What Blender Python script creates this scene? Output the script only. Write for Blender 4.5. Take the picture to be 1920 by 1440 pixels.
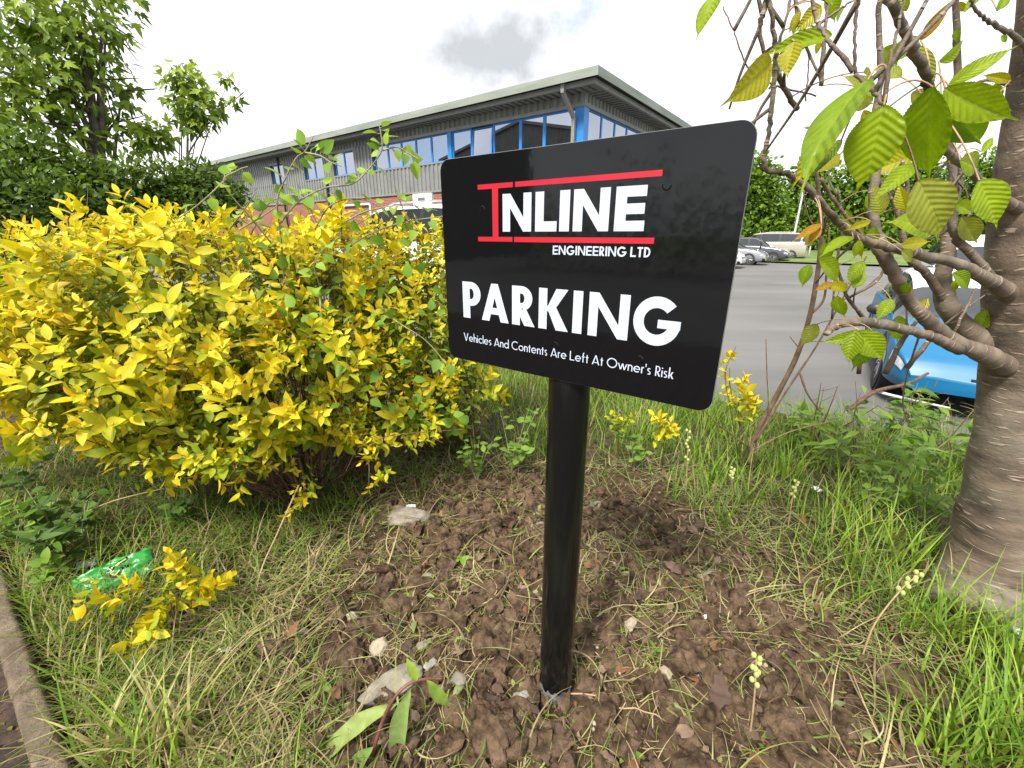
import bpy, math, random
import numpy as np
from mathutils import Matrix, Vector

for o in list(bpy.data.objects): bpy.data.objects.remove(o, do_unlink=True)
SC = bpy.context.scene
COL = SC.collection
rng = np.random.default_rng(11)
random.seed(11)
R = math.radians

# ------------------------------------------------------------------ camera
CAMZ = 1.7                      # metres above the car park
FPX, PITCH = 800.0, R(19.4)     # focal length in pixels of a 1920 wide picture
cam_d = bpy.data.cameras.new("camera")
cam_d.sensor_width = 36.0
cam_d.lens = FPX / 1920 * 36
cam_d.clip_start = 0.02
cam_d.clip_end = 3000
cam = bpy.data.objects.new("camera", cam_d)
COL.objects.link(cam)
cam.location = (0, 0, CAMZ)
cam.rotation_euler = (R(90) - PITCH, 0, 0)
SC.camera = cam

# ------------------------------------------------------------------ sky, sun, exposure
SUN_EL, SUN_AZ = R(52), R(215)          # azimuth clockwise from +Y
w = bpy.data.worlds.new("World"); SC.world = w; w.use_nodes = True
nt = w.node_tree; nt.nodes.clear()
def N(tree, typ, **kw):
    n = tree.nodes.new(typ)
    for k, v in kw.items():
        if k.startswith('i_'):
            key = k[2:]
            n.inputs[int(key) if key.isdigit() else key].default_value = v
        else: setattr(n, k, v)
    return n
out = N(nt, 'ShaderNodeOutputWorld'); bg = N(nt, 'ShaderNodeBackground')
sky = N(nt, 'ShaderNodeTexSky', sky_type='NISHITA', sun_disc=False, sun_elevation=SUN_EL, sun_rotation=SUN_AZ)
skm = N(nt, 'ShaderNodeMix', data_type='RGBA', blend_type='MULTIPLY'); skm.inputs[0].default_value = 1
skm.inputs[7].default_value = (0.1, 0.1, 0.1, 1)
nt.links.new(sky.outputs[0], skm.inputs[6])
tc = N(nt, 'ShaderNodeTexCoord')
n1 = N(nt, 'ShaderNodeTexNoise', i_Scale=2.6, i_Detail=7.0, i_Roughness=0.55)
mp1 = N(nt, 'ShaderNodeMapping'); mp1.inputs['Location'].default_value = (7.3, 2.2, 1.9)
nt.links.new(tc.outputs['Generated'], mp1.inputs[0]); nt.links.new(mp1.outputs[0], n1.inputs['Vector'])
r1 = N(nt, 'ShaderNodeValToRGB'); r1.color_ramp.elements[0].position = 0.30; r1.color_ramp.elements[1].position = 0.41
nt.links.new(n1.outputs[0], r1.inputs[0])
n2 = N(nt, 'ShaderNodeTexNoise', i_Scale=3.4, i_Detail=6.0, i_Roughness=0.5)
mp = N(nt, 'ShaderNodeMapping'); mp.inputs['Location'].default_value = (3.1, 1.7, 0.4)
nt.links.new(tc.outputs['Generated'], mp.inputs[0]); nt.links.new(mp.outputs[0], n2.inputs['Vector'])
r2 = N(nt, 'ShaderNodeValToRGB')
r2.color_ramp.elements[0].position = 0.30; r2.color_ramp.elements[0].color = (0.47, 0.50, 0.54, 1)
r2.color_ramp.elements[1].position = 0.62; r2.color_ramp.elements[1].color = (0.74, 0.75, 0.76, 1)
nt.links.new(n2.outputs[0], r2.inputs[0])
# one grey cloud low over the building
cd = Vector((-0.0, 1.2, 0.40)).normalized()
sub = N(nt, 'ShaderNodeVectorMath', operation='SUBTRACT'); sub.inputs[1].default_value = cd
nt.links.new(tc.outputs['Generated'], sub.inputs[0])
sc_ = N(nt, 'ShaderNodeVectorMath', operation='MULTIPLY'); sc_.inputs[1].default_value = (3.7, 3.7, 8.8)
nt.links.new(sub.outputs[0], sc_.inputs[0])
ln = N(nt, 'ShaderNodeVectorMath', operation='LENGTH'); nt.links.new(sc_.outputs[0], ln.inputs[0])
n3 = N(nt, 'ShaderNodeTexNoise', i_Scale=9.0, i_Detail=6.0, i_Roughness=0.6)
nt.links.new(tc.outputs['Generated'], n3.inputs['Vector'])
ad = N(nt, 'ShaderNodeMath', operation='MULTIPLY_ADD'); ad.inputs[1].default_value = 1.5
nt.links.new(n3.outputs[0], ad.inputs[0]); nt.links.new(ln.outputs['Value'], ad.inputs[2])
r3 = N(nt, 'ShaderNodeValToRGB')
r3.color_ramp.elements[0].position = 0.58; r3.color_ramp.elements[0].color = (0.92, 0.92, 0.92, 1)
r3.color_ramp.elements[1].position = 1.10; r3.color_ramp.elements[1].color = (0, 0, 0, 1)
hl = N(nt, 'ShaderNodeMath', operation='MULTIPLY'); hl.inputs[1].default_value = 0.62
nt.links.new(ad.outputs[0], hl.inputs[0]); nt.links.new(hl.outputs[0], r3.inputs[0])
mxg = N(nt, 'ShaderNodeMix', data_type='RGBA'); mxg.inputs[7].default_value = (0.285, 0.30, 0.32, 1)
nt.links.new(r3.outputs[0], mxg.inputs[0]); nt.links.new(r2.outputs[0], mxg.inputs[6])
mx = N(nt, 'ShaderNodeMix', data_type='RGBA')
nt.links.new(r1.outputs[0], mx.inputs[0]); nt.links.new(skm.outputs[2], mx.inputs[6]); nt.links.new(mxg.outputs[2], mx.inputs[7])
nt.links.new(mx.outputs[2], bg.inputs[0]); bg.inputs[1].default_value = 1.0
nt.links.new(bg.outputs[0], out.inputs[0])

sl = bpy.data.lights.new("sun", 'SUN'); sl.energy = 3.3; sl.angle = R(12); sl.color = (1.0, 0.95, 0.86)
so = bpy.data.objects.new("sun", sl); COL.objects.link(so)
sd = Vector((math.sin(SUN_AZ) * math.cos(SUN_EL), math.cos(SUN_AZ) * math.cos(SUN_EL), math.sin(SUN_EL)))
so.rotation_euler = sd.to_track_quat('Z', 'Y').to_euler()
so.location = (0, -5, 30)
SC.view_settings.view_transform = 'Standard'; SC.view_settings.look = 'None'
SC.view_settings.gamma = 1.0; SC.view_settings.exposure = 1.12
SC.render.resolution_x, SC.render.resolution_y = 1024, 768

# ------------------------------------------------------------------ helpers
CP, SP = math.cos(PITCH), math.sin(PITCH)
def ray(px, py):
    a, b = (px - 960) / FPX, (py - 720) / FPX
    return np.array([a, CP - b * SP, -SP - b * CP])
def at(px, py, Y):
    r = ray(px, py); return r * (Y / r[1]) + np.array([0, 0, CAMZ])
def on_z(px, py, z):
    r = ray(px, py); return r * ((z - CAMZ) / r[2]) + np.array([0, 0, CAMZ])
# the kerb, the sign and the bed share one direction
BY = R(36)
E1 = np.array([-math.cos(BY), math.sin(BY)]); E2 = np.array([math.sin(BY), math.cos(BY)])

_perm = np.random.default_rng(5).random((256, 256))
def vnoise(x, y):
    x = np.asarray(x, float); y = np.asarray(y, float)
    xi = np.floor(x).astype(int); yi = np.floor(y).astype(int)
    fx = x - xi; fy = y - yi
    fx = fx * fx * (3 - 2 * fx); fy = fy * fy * (3 - 2 * fy)
    g = lambda a, b: _perm[a & 255, b & 255]
    return (g(xi, yi) * (1 - fx) + g(xi + 1, yi) * fx) * (1 - fy) + (g(xi, yi + 1) * (1 - fx) + g(xi + 1, yi + 1) * fx) * fy
def fbm(x, y, o=4):
    s = 0; a = 0.5
    for i in range(o):
        s = s + a * vnoise(x * 2 ** i + 17 * i, y * 2 ** i + 31 * i); a *= 0.5
    return s
def sst(a, b, x):
    t = np.clip((x - a) / (b - a), 0, 1); return t * t * (3 - 2 * t)

def soil_mask(x, y):
    """1 where the bed is dug over around the post, 0 under grass"""
    d = np.sqrt(((x - 0.20) / 0.95) ** 2 + ((y - 1.22) / 0.98) ** 2)
    return 1 - sst(0.72, 1.08, d + 0.6 * (fbm(x * 3.1 + 5, y * 3.1) - 0.47))
def gz(x, y):
    x = np.asarray(x, float); y = np.asarray(y, float)
    s1 = x * E1[0] + y * E1[1]; s2 = x * E2[0] + y * E2[1]
    z = 0.45 - 0.30 * sst(1.9, 4.3, s2) + 0.05 * (fbm(x * 1.3, y * 1.3) - 0.47)
    m = soil_mask(x, y)
    z = z + (0.012 + 0.075 * m) * (fbm(x * 7 + 3, y * 7) - 0.47) + (0.004 + 0.055 * m) * (fbm(x * 24, y * 24 + 9, 3) - 0.44)
    z = z + 0.035 * np.exp(-(((x - 0.125) ** 2 + (y - 0.9) ** 2) / 0.05))
    return z
def lot_z(x, y):
    s1 = np.asarray(x) * E1[0] + np.asarray(y) * E1[1]; s2 = np.asarray(x) * E2[0] + np.asarray(y) * E2[1]
    return 0.36 * sst(2.2, 6.2, s1) * (1 - sst(12, 20, s2))

def link(name, me, parent=None):
    o = bpy.data.objects.new(name, me); COL.objects.link(o)
    if parent is not None: o.parent = parent
    return o
def empty(name, loc=(0, 0, 0), rz=0.0, parent=None):
    o = bpy.data.objects.new(name, None); COL.objects.link(o)
    o.location = loc; o.rotation_euler = (0, 0, rz); o.empty_display_size = 0.1
    if parent is not None: o.parent = parent
    return o
def tag(o, label=None, cat=None, group=None, kind=None):
    if label: o['label'] = label
    if cat: o['category'] = cat
    if group: o['group'] = group
    if kind: o['kind'] = kind
    return o
def np_mesh(name, V, F, mat=None, col=None, uv=None, smooth=True):
    """V (n,3); F list of (m,k) index arrays"""
    me = bpy.data.meshes.new(name)
    V = np.asarray(V, np.float32).reshape(-1, 3)
    if not isinstance(F, (list, tuple)): F = [F]
    F = [np.asarray(f, np.int32) for f in F if len(f)]
    li = np.concatenate([f.ravel() for f in F]); tot = np.concatenate([np.full(len(f), f.shape[1], np.int32) for f in F])
    me.vertices.add(len(V)); me.vertices.foreach_set('co', V.ravel())
    me.loops.add(len(li)); me.loops.foreach_set('vertex_index', li)
    me.polygons.add(len(tot)); st = np.concatenate([[0], np.cumsum(tot)[:-1]]).astype(np.int32)
    me.polygons.foreach_set('loop_start', st); me.polygons.foreach_set('loop_total', tot)
    me.polygons.foreach_set('use_smooth', np.full(len(tot), smooth))
    me.update(calc_edges=True)
    if col is not None:
        a = me.color_attributes.new('Col', 'FLOAT_COLOR', 'POINT')
        c = np.ones((len(V), 4), np.float32); c[:, :3] = col; a.data.foreach_set('color', c.ravel())
    if uv is not None:
        l = me.uv_layers.new(name='UVMap'); l.data.foreach_set('uv', np.asarray(uv, np.float32)[li].ravel())
    if mat: me.materials.append(mat)
    me.validate(); return me
class MB:
    """collects shapes that become one mesh object"""
    def __init__(s): s.V = []; s.F = {}; s.n = 0; s.UV = []; s.C = []
    def add(s, V, F, uv=None, col=None):
        V = np.asarray(V, float).reshape(-1, 3)
        if isinstance(F, np.ndarray): F = [F]
        elif not (isinstance(F[0], np.ndarray) and F[0].ndim == 2):
            g = {}
            for f in F: g.setdefault(len(f), []).append(f)
            F = [np.array(v) for v in g.values()]
        for f in F:
            f = np.asarray(f)
            if len(f): s.F.setdefault(f.shape[1], []).append(f + s.n)
        s.V.append(V); s.n += len(V)
        s.UV.append(np.zeros((len(V), 2)) if uv is None else np.asarray(uv))
        s.C.append(np.ones((len(V), 3)) if col is None else np.broadcast_to(np.asarray(col, float), (len(V), 3)))
    def box(s, x0, x1, y0, y1, z0, z1, M=None, col=None):
        V = np.array([[x, y, z] for x in (x0, x1) for y in (y0, y1) for z in (z0, z1)], float)
        if M is not None: V = V @ np.array(M.to_3x3()).T + np.array(M.translation)
        s.add(V, np.array([[0, 1, 3, 2], [4, 6, 7, 5], [0, 4, 5, 1], [2, 3, 7, 6], [0, 2, 6, 4], [1, 5, 7, 3]]), col=col)
    def tube(s, P, r, sides=8, cap=True, col=None, wob=0.0):
        V, F, uv = tube(P, r, sides, cap, wob); s.add(V, F, uv, col)
    def mesh(s, name, mat=None, smooth=True, useuv=False, usecol=False):
        return np_mesh(name, np.concatenate(s.V), [np.concatenate(v) for v in s.F.values()], mat,
                       np.concatenate(s.C) if usecol else None, np.concatenate(s.UV) if useuv else None, smooth)
    def build(s, name, mat, parent=None, smooth=False, useuv=False, usecol=False):
        return link(name, s.mesh(name, mat, smooth, useuv, usecol), parent)
def tube(P, r, sides=8, cap=True, wob=0.0):
    P = np.asarray(P, float); n = len(P); r = np.broadcast_to(np.asarray(r, float), (n,))
    T = np.gradient(P, axis=0); T /= np.linalg.norm(T, axis=1)[:, None] + 1e-9
    a = np.array([1.0, 0, 0]) if abs(T[0][0]) < 0.8 else np.array([0, 1.0, 0])
    U = np.zeros_like(P); u = a - T[0] * (a @ T[0]); u /= np.linalg.norm(u)
    for i in range(n):
        u = u - T[i] * (u @ T[i]); u /= np.linalg.norm(u) + 1e-9; U[i] = u
    W = np.cross(T, U)
    th = np.linspace(0, 2 * np.pi, sides + 1)
    L = np.concatenate([[0], np.cumsum(np.linalg.norm(np.diff(P, axis=0), axis=1))])
    rr = r[:, None] * np.ones(sides + 1)
    if wob:
        k = 1 + wob * (fbm(np.cos(th)[None, :] * 2.2 + L[:, None] * 9 + 40, np.sin(th)[None, :] * 2.2 + L[:, None] * 5) - 0.47) * 2
        rr = rr * k
    V = P[:, None, :] + rr[:, :, None] * (np.cos(th)[None, :, None] * U[:, None, :] + np.sin(th)[None, :, None] * W[:, None, :])
    uv = np.stack([np.broadcast_to(th[None, :] * np.mean(r), (n, sides + 1)), np.broadcast_to(L[:, None], (n, sides + 1))], -1)
    i = np.arange(n - 1)[:, None]; j = np.arange(sides)[None, :]; k = sides + 1
    F = np.stack([i * k + j, i * k + j + 1, (i + 1) * k + j + 1, (i + 1) * k + j], -1).reshape(-1, 4)
    Fs = [F]
    V = V.reshape(-1, 3); uv = uv.reshape(-1, 2)
    if cap:
        c0 = len(V); V = np.concatenate([V, P[:1], P[-1:]]); uv = np.concatenate([uv, [[0, 0], [0, L[-1]]]])
        j = np.arange(sides)
        Fs.append(np.concatenate([np.stack([np.full(sides, c0), j + 1, j], -1), np.stack([np.full(sides, c0 + 1), (n - 1) * k + j, (n - 1) * k + j + 1], -1)]))
    return V, Fs, uv
def smooth_path(P, m=6):
    """Catmull-Rom through the rows of P (any width)"""
    P = np.asarray(P, float); Q = np.concatenate([[2 * P[0] - P[1]], P, [2 * P[-1] - P[-2]]]); o = []
    for i in range(1, len(Q) - 2):
        for t in np.linspace(0, 1, m, endpoint=False):
            a, b, c, d = Q[i - 1], Q[i], Q[i + 1], Q[i + 2]
            o.append(0.5 * (2 * b + (c - a) * t + (2 * a - 5 * b + 4 * c - d) * t * t + (3 * b - a - 3 * c + d) * t ** 3))
    o.append(P[-1]); return np.array(o)

# ------------------------------------------------------------------ materials
def new_mat(name):
    m = bpy.data.materials.new(name); m.use_nodes = True
    t = m.node_tree; t.nodes.clear()
    o = N(t, 'ShaderNodeOutputMaterial'); b = N(t, 'ShaderNodeBsdfPrincipled')
    t.links.new(b.outputs[0], o.inputs[0]); return m, t, b, o
def c4(c): return (c[0], c[1], c[2], 1.0)
def pmat(name, c1, c2=None, scale=5.0, rough=0.6, bump=0.0, bscale=40.0, metal=0.0, detail=5.0, coat=0.0, spec=0.5, lo=0.35, hi=0.65, stretch=(1, 1, 1), bdist=0.01):
    m, t, b, o = new_mat(name)
    b.inputs['Roughness'].default_value = rough; b.inputs['Metallic'].default_value = metal
    b.inputs['Specular IOR Level'].default_value = spec
    if coat: b.inputs['Coat Weight'].default_value = coat; b.inputs['Coat Roughness'].default_value = 0.04
    b.inputs['Base Color'].default_value = c4(c1)
    tcn = N(t, 'ShaderNodeTexCoord'); mpn = N(t, 'ShaderNodeMapping'); mpn.inputs['Scale'].default_value = stretch
    t.links.new(tcn.outputs['Object'], mpn.inputs[0])
    if c2 is not None:
        n = N(t, 'ShaderNodeTexNoise', i_Scale=scale, i_Detail=detail, i_Roughness=0.6); t.links.new(mpn.outputs[0], n.inputs['Vector'])
        r = N(t, 'ShaderNodeValToRGB'); e = r.color_ramp.elements
        e[0].position, e[1].position = lo, hi; e[0].color, e[1].color = c4(c1), c4(c2)
        t.links.new(n.outputs[0], r.inputs[0]); t.links.new(r.outputs[0], b.inputs['Base Color'])
    if bump:
        n = N(t, 'ShaderNodeTexNoise', i_Scale=bscale, i_Detail=6.0, i_Roughness=0.65); t.links.new(mpn.outputs[0], n.inputs['Vector'])
        bp = N(t, 'ShaderNodeBump', i_Strength=bump, i_Distance=bdist); t.links.new(n.outputs[0], bp.inputs['Height'])
        t.links.new(bp.outputs[0], b.inputs['Normal'])
    return m
def leaf_mat(name, rough=0.42, trans=0.35, spec=0.4, tint=(1.0, 1.0, 0.75), bump=0.15, bscale=120, nsc=35.0):
    m, t, b, o = new_mat(name)
    a = N(t, 'ShaderNodeAttribute', attribute_name='Col')
    tcn = N(t, 'ShaderNodeTexCoord')
    n = N(t, 'ShaderNodeTexNoise', i_Scale=nsc, i_Detail=4.0); t.links.new(tcn.outputs['Object'], n.inputs['Vector'])
    mr = N(t, 'ShaderNodeMapRange'); mr.inputs[1].default_value = 0.3; mr.inputs[2].default_value = 0.7; mr.inputs[3].default_value = 0.78; mr.inputs[4].default_value = 1.16
    t.links.new(n.outputs[0], mr.inputs[0])
    mu = N(t, 'ShaderNodeVectorMath', operation='SCALE'); t.links.new(a.outputs['Color'], mu.inputs[0]); t.links.new(mr.outputs[0], mu.inputs['Scale'])
    t.links.new(mu.outputs[0], b.inputs['Base Color'])
    b.inputs['Roughness'].default_value = rough; b.inputs['Specular IOR Level'].default_value = spec
    tr = N(t, 'ShaderNodeBsdfTranslucent'); tm = N(t, 'ShaderNodeVectorMath', operation='MULTIPLY'); tm.inputs[1].default_value = tint
    t.links.new(mu.outputs[0], tm.inputs[0]); t.links.new(tm.outputs[0], tr.inputs[0])
    mx_ = N(t, 'ShaderNodeMixShader'); mx_.inputs[0].default_value = trans
    t.links.new(b.outputs[0], mx_.inputs[1]); t.links.new(tr.outputs[0], mx_.inputs[2]); t.links.new(mx_.outputs[0], o.inputs[0])
    if bump:
        n2_ = N(t, 'ShaderNodeTexNoise', i_Scale=bscale, i_Detail=3.0); t.links.new(tcn.outputs['Object'], n2_.inputs['Vector'])
        bp = N(t, 'ShaderNodeBump', i_Strength=bump, i_Distance=0.004); t.links.new(n2_.outputs[0], bp.inputs['Height']); t.links.new(bp.outputs[0], b.inputs['Normal'])
    return m
M = {}
M['leaf'] = leaf_mat('leaf', 0.5, 0.36, 0.25); M['leaf_big'] = leaf_mat('cherry_leaf', 0.38, 0.5, 0.4, (1.0, 1.0, 0.35), 0.0, 220, 4.0)
def add_veins(m):
    t = m.node_tree; b = [n for n in t.nodes if n.type == 'BSDF_PRINCIPLED'][0]; tr = [n for n in t.nodes if n.type == 'BSDF_TRANSLUCENT'][0]
    tcn = N(t, 'ShaderNodeTexCoord'); sx = N(t, 'ShaderNodeSeparateXYZ'); t.links.new(tcn.outputs['Object'], sx.inputs[0])
    def mth(op, a, b_=None, v=None):
        n = N(t, 'ShaderNodeMath', operation=op); t.links.new(a, n.inputs[0])
        if b_ is not None: t.links.new(b_, n.inputs[1])
        if v is not None: n.inputs[1].default_value = v
        return n.outputs[0]
    ax = mth('ABSOLUTE', sx.outputs[0]); cur = mth('POWER', ax, v=1.15)
    ph = mth('SUBTRACT', mth('MULTIPLY', sx.outputs[1], v=10.5), mth('MULTIPLY', cur, v=13.0)); sn = mth('SINE', mth('MULTIPLY', ph, v=6.2832))
    vein = mth('SMOOTH_MIN', mth('MAXIMUM', mth('MULTIPLY', mth('SUBTRACT', sn, v=.80), v=4.0), v=0.0), v=1.0)
    mid = mth('MAXIMUM', mth('SUBTRACT', mth('MULTIPLY', ax, v=-90.0), v=-1.0), v=0.0)
    mask = mth('MULTIPLY', mth('MAXIMUM', vein, mid), v=.16)
    src = b.inputs['Base Color'].links[0].from_socket
    mx_ = N(t, 'ShaderNodeMix', data_type='RGBA'); t.links.new(mask, mx_.inputs[0]); t.links.new(src, mx_.inputs[6]); mx_.inputs[7].default_value = (.46, .54, .13, 1); t.links.new(mx_.outputs[2], b.inputs['Base Color'])
    tm = tr.inputs[0].links[0].from_node; mk = N(t, 'ShaderNodeVectorMath', operation='SCALE'); t.links.new(tm.outputs[0], mk.inputs[0]); t.links.new(mth('ADD', mth('MULTIPLY', mask, v=-.8), v=1.0), mk.inputs['Scale']); t.links.new(mk.outputs[0], tr.inputs[0])
    bp = N(t, 'ShaderNodeBump', i_Strength=0.38, i_Distance=0.0012, invert=True); t.links.new(mth('ADD', sn, mth('MULTIPLY', mid, v=1.0)), bp.inputs['Height']); t.links.new(bp.outputs[0], b.inputs['Normal'])
add_veins(M['leaf_big'])
M['grass'] = leaf_mat('grass_blade', 0.5, 0.3, 0.25, bump=0)
M['dead'] = leaf_mat('dead_leaf', 0.75, 0.12, 0.2, (1, .9, .8), 0.5, 90)
M['twig'] = pmat('twig', (0.075, 0.035, 0.02), (0.16, 0.085, 0.05), 40, 0.7, 0.3, 120)
M['tan_twig'] = pmat('tan_twig', (0.30, 0.19, 0.11), (0.42, 0.30, 0.17), 30, 0.7, 0.3, 120)
M['vine'] = pmat('vine_stem', (0.20, 0.19, 0.12), (0.32, 0.30, 0.17), 40, 0.6)
M['bark_far'] = pmat('grey_bark', (0.06, 0.05, 0.04), (0.13, 0.11, 0.09), 12, 0.85, 0.5, 60)
M['paint_white'] = pmat('white_paint', (0.80, 0.81, 0.83), (0.74, 0.75, 0.77), 3, 0.25, coat=0.6)
M['black_plastic'] = pmat('black_plastic', (0.015, 0.015, 0.016), (0.03, 0.03, 0.03), 20, 0.45)
M['tyre'] = pmat('tyre_rubber', (0.018, 0.018, 0.018), (0.035, 0.034, 0.033), 25, 0.8, 0.3, 80)
M['alloy'] = pmat('alloy', (0.55, 0.55, 0.57), (0.42, 0.42, 0.44), 10, 0.3, metal=0.9)
M['chrome'] = pmat('chrome', (0.7, 0.7, 0.72), rough=0.12, metal=1.0)
M['car_glass'] = pmat('car_glass', (0.02, 0.024, 0.028), (0.03, 0.035, 0.04), 2, 0.03, spec=0.9)
M['lamp_glass'] = pmat('headlight_glass', (0.55, 0.57, 0.6), (0.25, 0.26, 0.28), 14, 0.08, spec=0.8)
M['tail'] = pmat('tail_light', (0.45, 0.02, 0.02), (0.3, 0.01, 0.01), 14, 0.15)
M['plate'] = pmat('number_plate', (0.75, 0.75, 0.7), rough=0.4)
# ------------------------------------------------------------------ setting
def s_xy(s1, s2): return E1[0] * s1 + E2[0] * s2, E1[1] * s1 + E2[1] * s2
def grid(name, X, Y, Z, mat, col=None):
    n, m = X.shape; V = np.stack([X, Y, Z], -1).reshape(-1, 3)
    i = np.arange(n - 1)[:, None]; j = np.arange(m - 1)[None, :]
    F = np.stack([i * m + j, (i + 1) * m + j, (i + 1) * m + j + 1, i * m + j + 1], -1).reshape(-1, 4)
    o = link(name, np_mesh(name, V, F, mat, col))
    return o
M['verge'] = pmat('verge_grass', (0.07, 0.11, 0.02), (0.16, 0.20, 0.05), 0.8, 0.9, 0.6, 12)
M['asphalt'] = None
def asphalt():
    m, t, b, o = new_mat('asphalt')
    tcn = N(t, 'ShaderNodeTexCoord')
    n = N(t, 'ShaderNodeTexNoise', i_Scale=0.35, i_Detail=4.0); t.links.new(tcn.outputs['Object'], n.inputs[0])
    f = N(t, 'ShaderNodeTexNoise', i_Scale=90.0, i_Detail=3.0, i_Roughness=0.8); t.links.new(tcn.outputs['Object'], f.inputs[0])
    mm = N(t, 'ShaderNodeMapping'); mm.inputs['Rotation'].default_value = (0, 0, R(-36)); mm.inputs['Scale'].default_value = (0.12, 1.0, 1.0)
    t.links.new(tcn.outputs['Object'], mm.inputs[0])
    st = N(t, 'ShaderNodeTexNoise', i_Scale=0.9, i_Detail=5.0, i_Roughness=0.6); t.links.new(mm.outputs[0], st.inputs[0])
    a = N(t, 'ShaderNodeMath', operation='ADD'); t.links.new(n.outputs[0], a.inputs[0]); t.links.new(st.outputs[0], a.inputs[1])
    a2 = N(t, 'ShaderNodeMath', operation='MULTIPLY_ADD'); a2.inputs[1].default_value = 0.55; t.links.new(f.outputs[0], a2.inputs[0]); t.links.new(a.outputs[0], a2.inputs[2])
    r = N(t, 'ShaderNodeValToRGB'); e = r.color_ramp.elements
    hf = N(t, 'ShaderNodeMath', operation='MULTIPLY'); hf.inputs[1].default_value = 0.5; t.links.new(a2.outputs[0], hf.inputs[0])
    e[0].position, e[1].position = 0.46, 0.86; e[0].color, e[1].color = (0.095, 0.093, 0.09, 1), (0.175, 0.17, 0.163, 1)
    t.links.new(hf.outputs[0], r.inputs[0]); t.links.new(r.outputs[0], b.inputs['Base Color'])
    b.inputs['Roughness'].default_value = 0.88
    bp = N(t, 'ShaderNodeBump', i_Strength=0.5, i_Distance=0.006); t.links.new(f.outputs[0], bp.inputs['Height']); t.links.new(bp.outputs[0], b.inputs['Normal'])
    return m
M['asphalt'] = asphalt()
X, Y = np.meshgrid(np.linspace(-260, 320, 30), np.linspace(-200, 420, 30), indexing='ij')
tag(grid('ground', X, Y, X * 0 - 0.14, M['verge']), kind='structure')
S1, S2 = np.meshgrid(np.linspace(-40, 60, 101), np.linspace(4.46, 31.5, 55), indexing='ij')
X, Y = s_xy(S1, S2)
tag(grid('car_park', X, Y, lot_z(X, Y), M['asphalt']), kind='structure')
# grass bank beyond the car park
S1, S2 = np.meshgrid(np.linspace(-60, 60, 41), np.concatenate([[31.55], np.linspace(31.6, 70, 14)]), indexing='ij')
X, Y = s_xy(S1, S2)
tag(grid('grass_bank', X, Y, 0.10 + 0.012 * (S2 - 31.5), M['verge']), kind='structure')
# the bed
def bed_mat():
    m, t, b, o = new_mat('bed_soil')
    a = N(t, 'ShaderNodeAttribute', attribute_name='Col'); sp = N(t, 'ShaderNodeSeparateColor'); t.links.new(a.outputs['Color'], sp.inputs[0])
    tcn = N(t, 'ShaderNodeTexCoord')
    def ramp(scale, c1, c2, lo, hi, det=6.0):
        n = N(t, 'ShaderNodeTexNoise', i_Scale=scale, i_Detail=det, i_Roughness=0.65); t.links.new(tcn.outputs['Object'], n.inputs[0])
        r = N(t, 'ShaderNodeValToRGB'); e = r.color_ramp.elements; e[0].position, e[1].position = lo, hi; e[0].color, e[1].color = c4(c1), c4(c2)
        t.links.new(n.outputs[0], r.inputs[0]); return r
    soil = ramp(16, (0.034, 0.021, 0.012), (0.185, 0.122, 0.076), 0.37, 0.70, 10)
    that = ramp(22, (0.028, 0.021, 0.011), (0.13, 0.098, 0.05), 0.40, 0.74, 8)
    mx_ = N(t, 'ShaderNodeMix', data_type='RGBA'); t.links.new(sp.outputs[0], mx_.inputs[0]); t.links.new(that.outputs[0], mx_.inputs[6]); t.links.new(soil.outputs[0], mx_.inputs[7])
    t.links.new(mx_.outputs[2], b.inputs['Base Color']); b.inputs['Roughness'].default_value = 0.95; b.inputs['Specular IOR Level'].default_value = 0.15
    n = N(t, 'ShaderNodeTexNoise', i_Scale=70.0, i_Detail=7.0, i_Roughness=0.75); t.links.new(tcn.outputs['Object'], n.inputs[0])
    bp = N(t, 'ShaderNodeBump', i_Strength=0.9, i_Distance=0.012); t.links.new(n.outputs[0], bp.inputs['Height']); t.links.new(bp.outputs[0], b.inputs['Normal'])
    return m
M['bed'] = bed_mat()
a1 = np.unique(np.concatenate([np.linspace(-14, -1.3, 40), np.arange(-1.3, 2.3, 0.0125), np.linspace(2.3, 12, 60)]))
a2 = np.unique(np.concatenate([np.linspace(-0.09, 0.1, 5), np.arange(0.1, 2.4, 0.0125), np.linspace(2.4, 4.36, 40)]))
S1, S2 = np.meshgrid(a1, a2, indexing='ij'); X, Y = s_xy(S1, S2)
Z = gz(X, Y); mcol = np.stack([soil_mask(X, Y)] * 3, -1).reshape(-1, 3)
bed = tag(grid('planting_bed', X, Y, Z, M['bed'], mcol), kind='structure')
# path outside the bed edging
M['path'] = pmat('path_soil', (0.016, 0.010, 0.007), (0.075, 0.046, 0.03), 18, 0.95, 0.9, 60)
S1, S2 = np.meshgrid(np.linspace(-8, 10, 120), np.linspace(-4, -0.14, 50), indexing='ij'); X, Y = s_xy(S1, S2)
tag(grid('path', X, Y, 0.40 + 0.03 * (fbm(X * 9, Y * 9) - .4), M['path']), kind='structure')
S1, S2 = np.meshgrid(np.linspace(-40, 60, 20), np.linspace(-30, -4.02, 8), indexing='ij'); X, Y = s_xy(S1, S2)
tag(grid('road', X, Y, X * 0 + 0.30, M['asphalt']), kind='structure')
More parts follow.
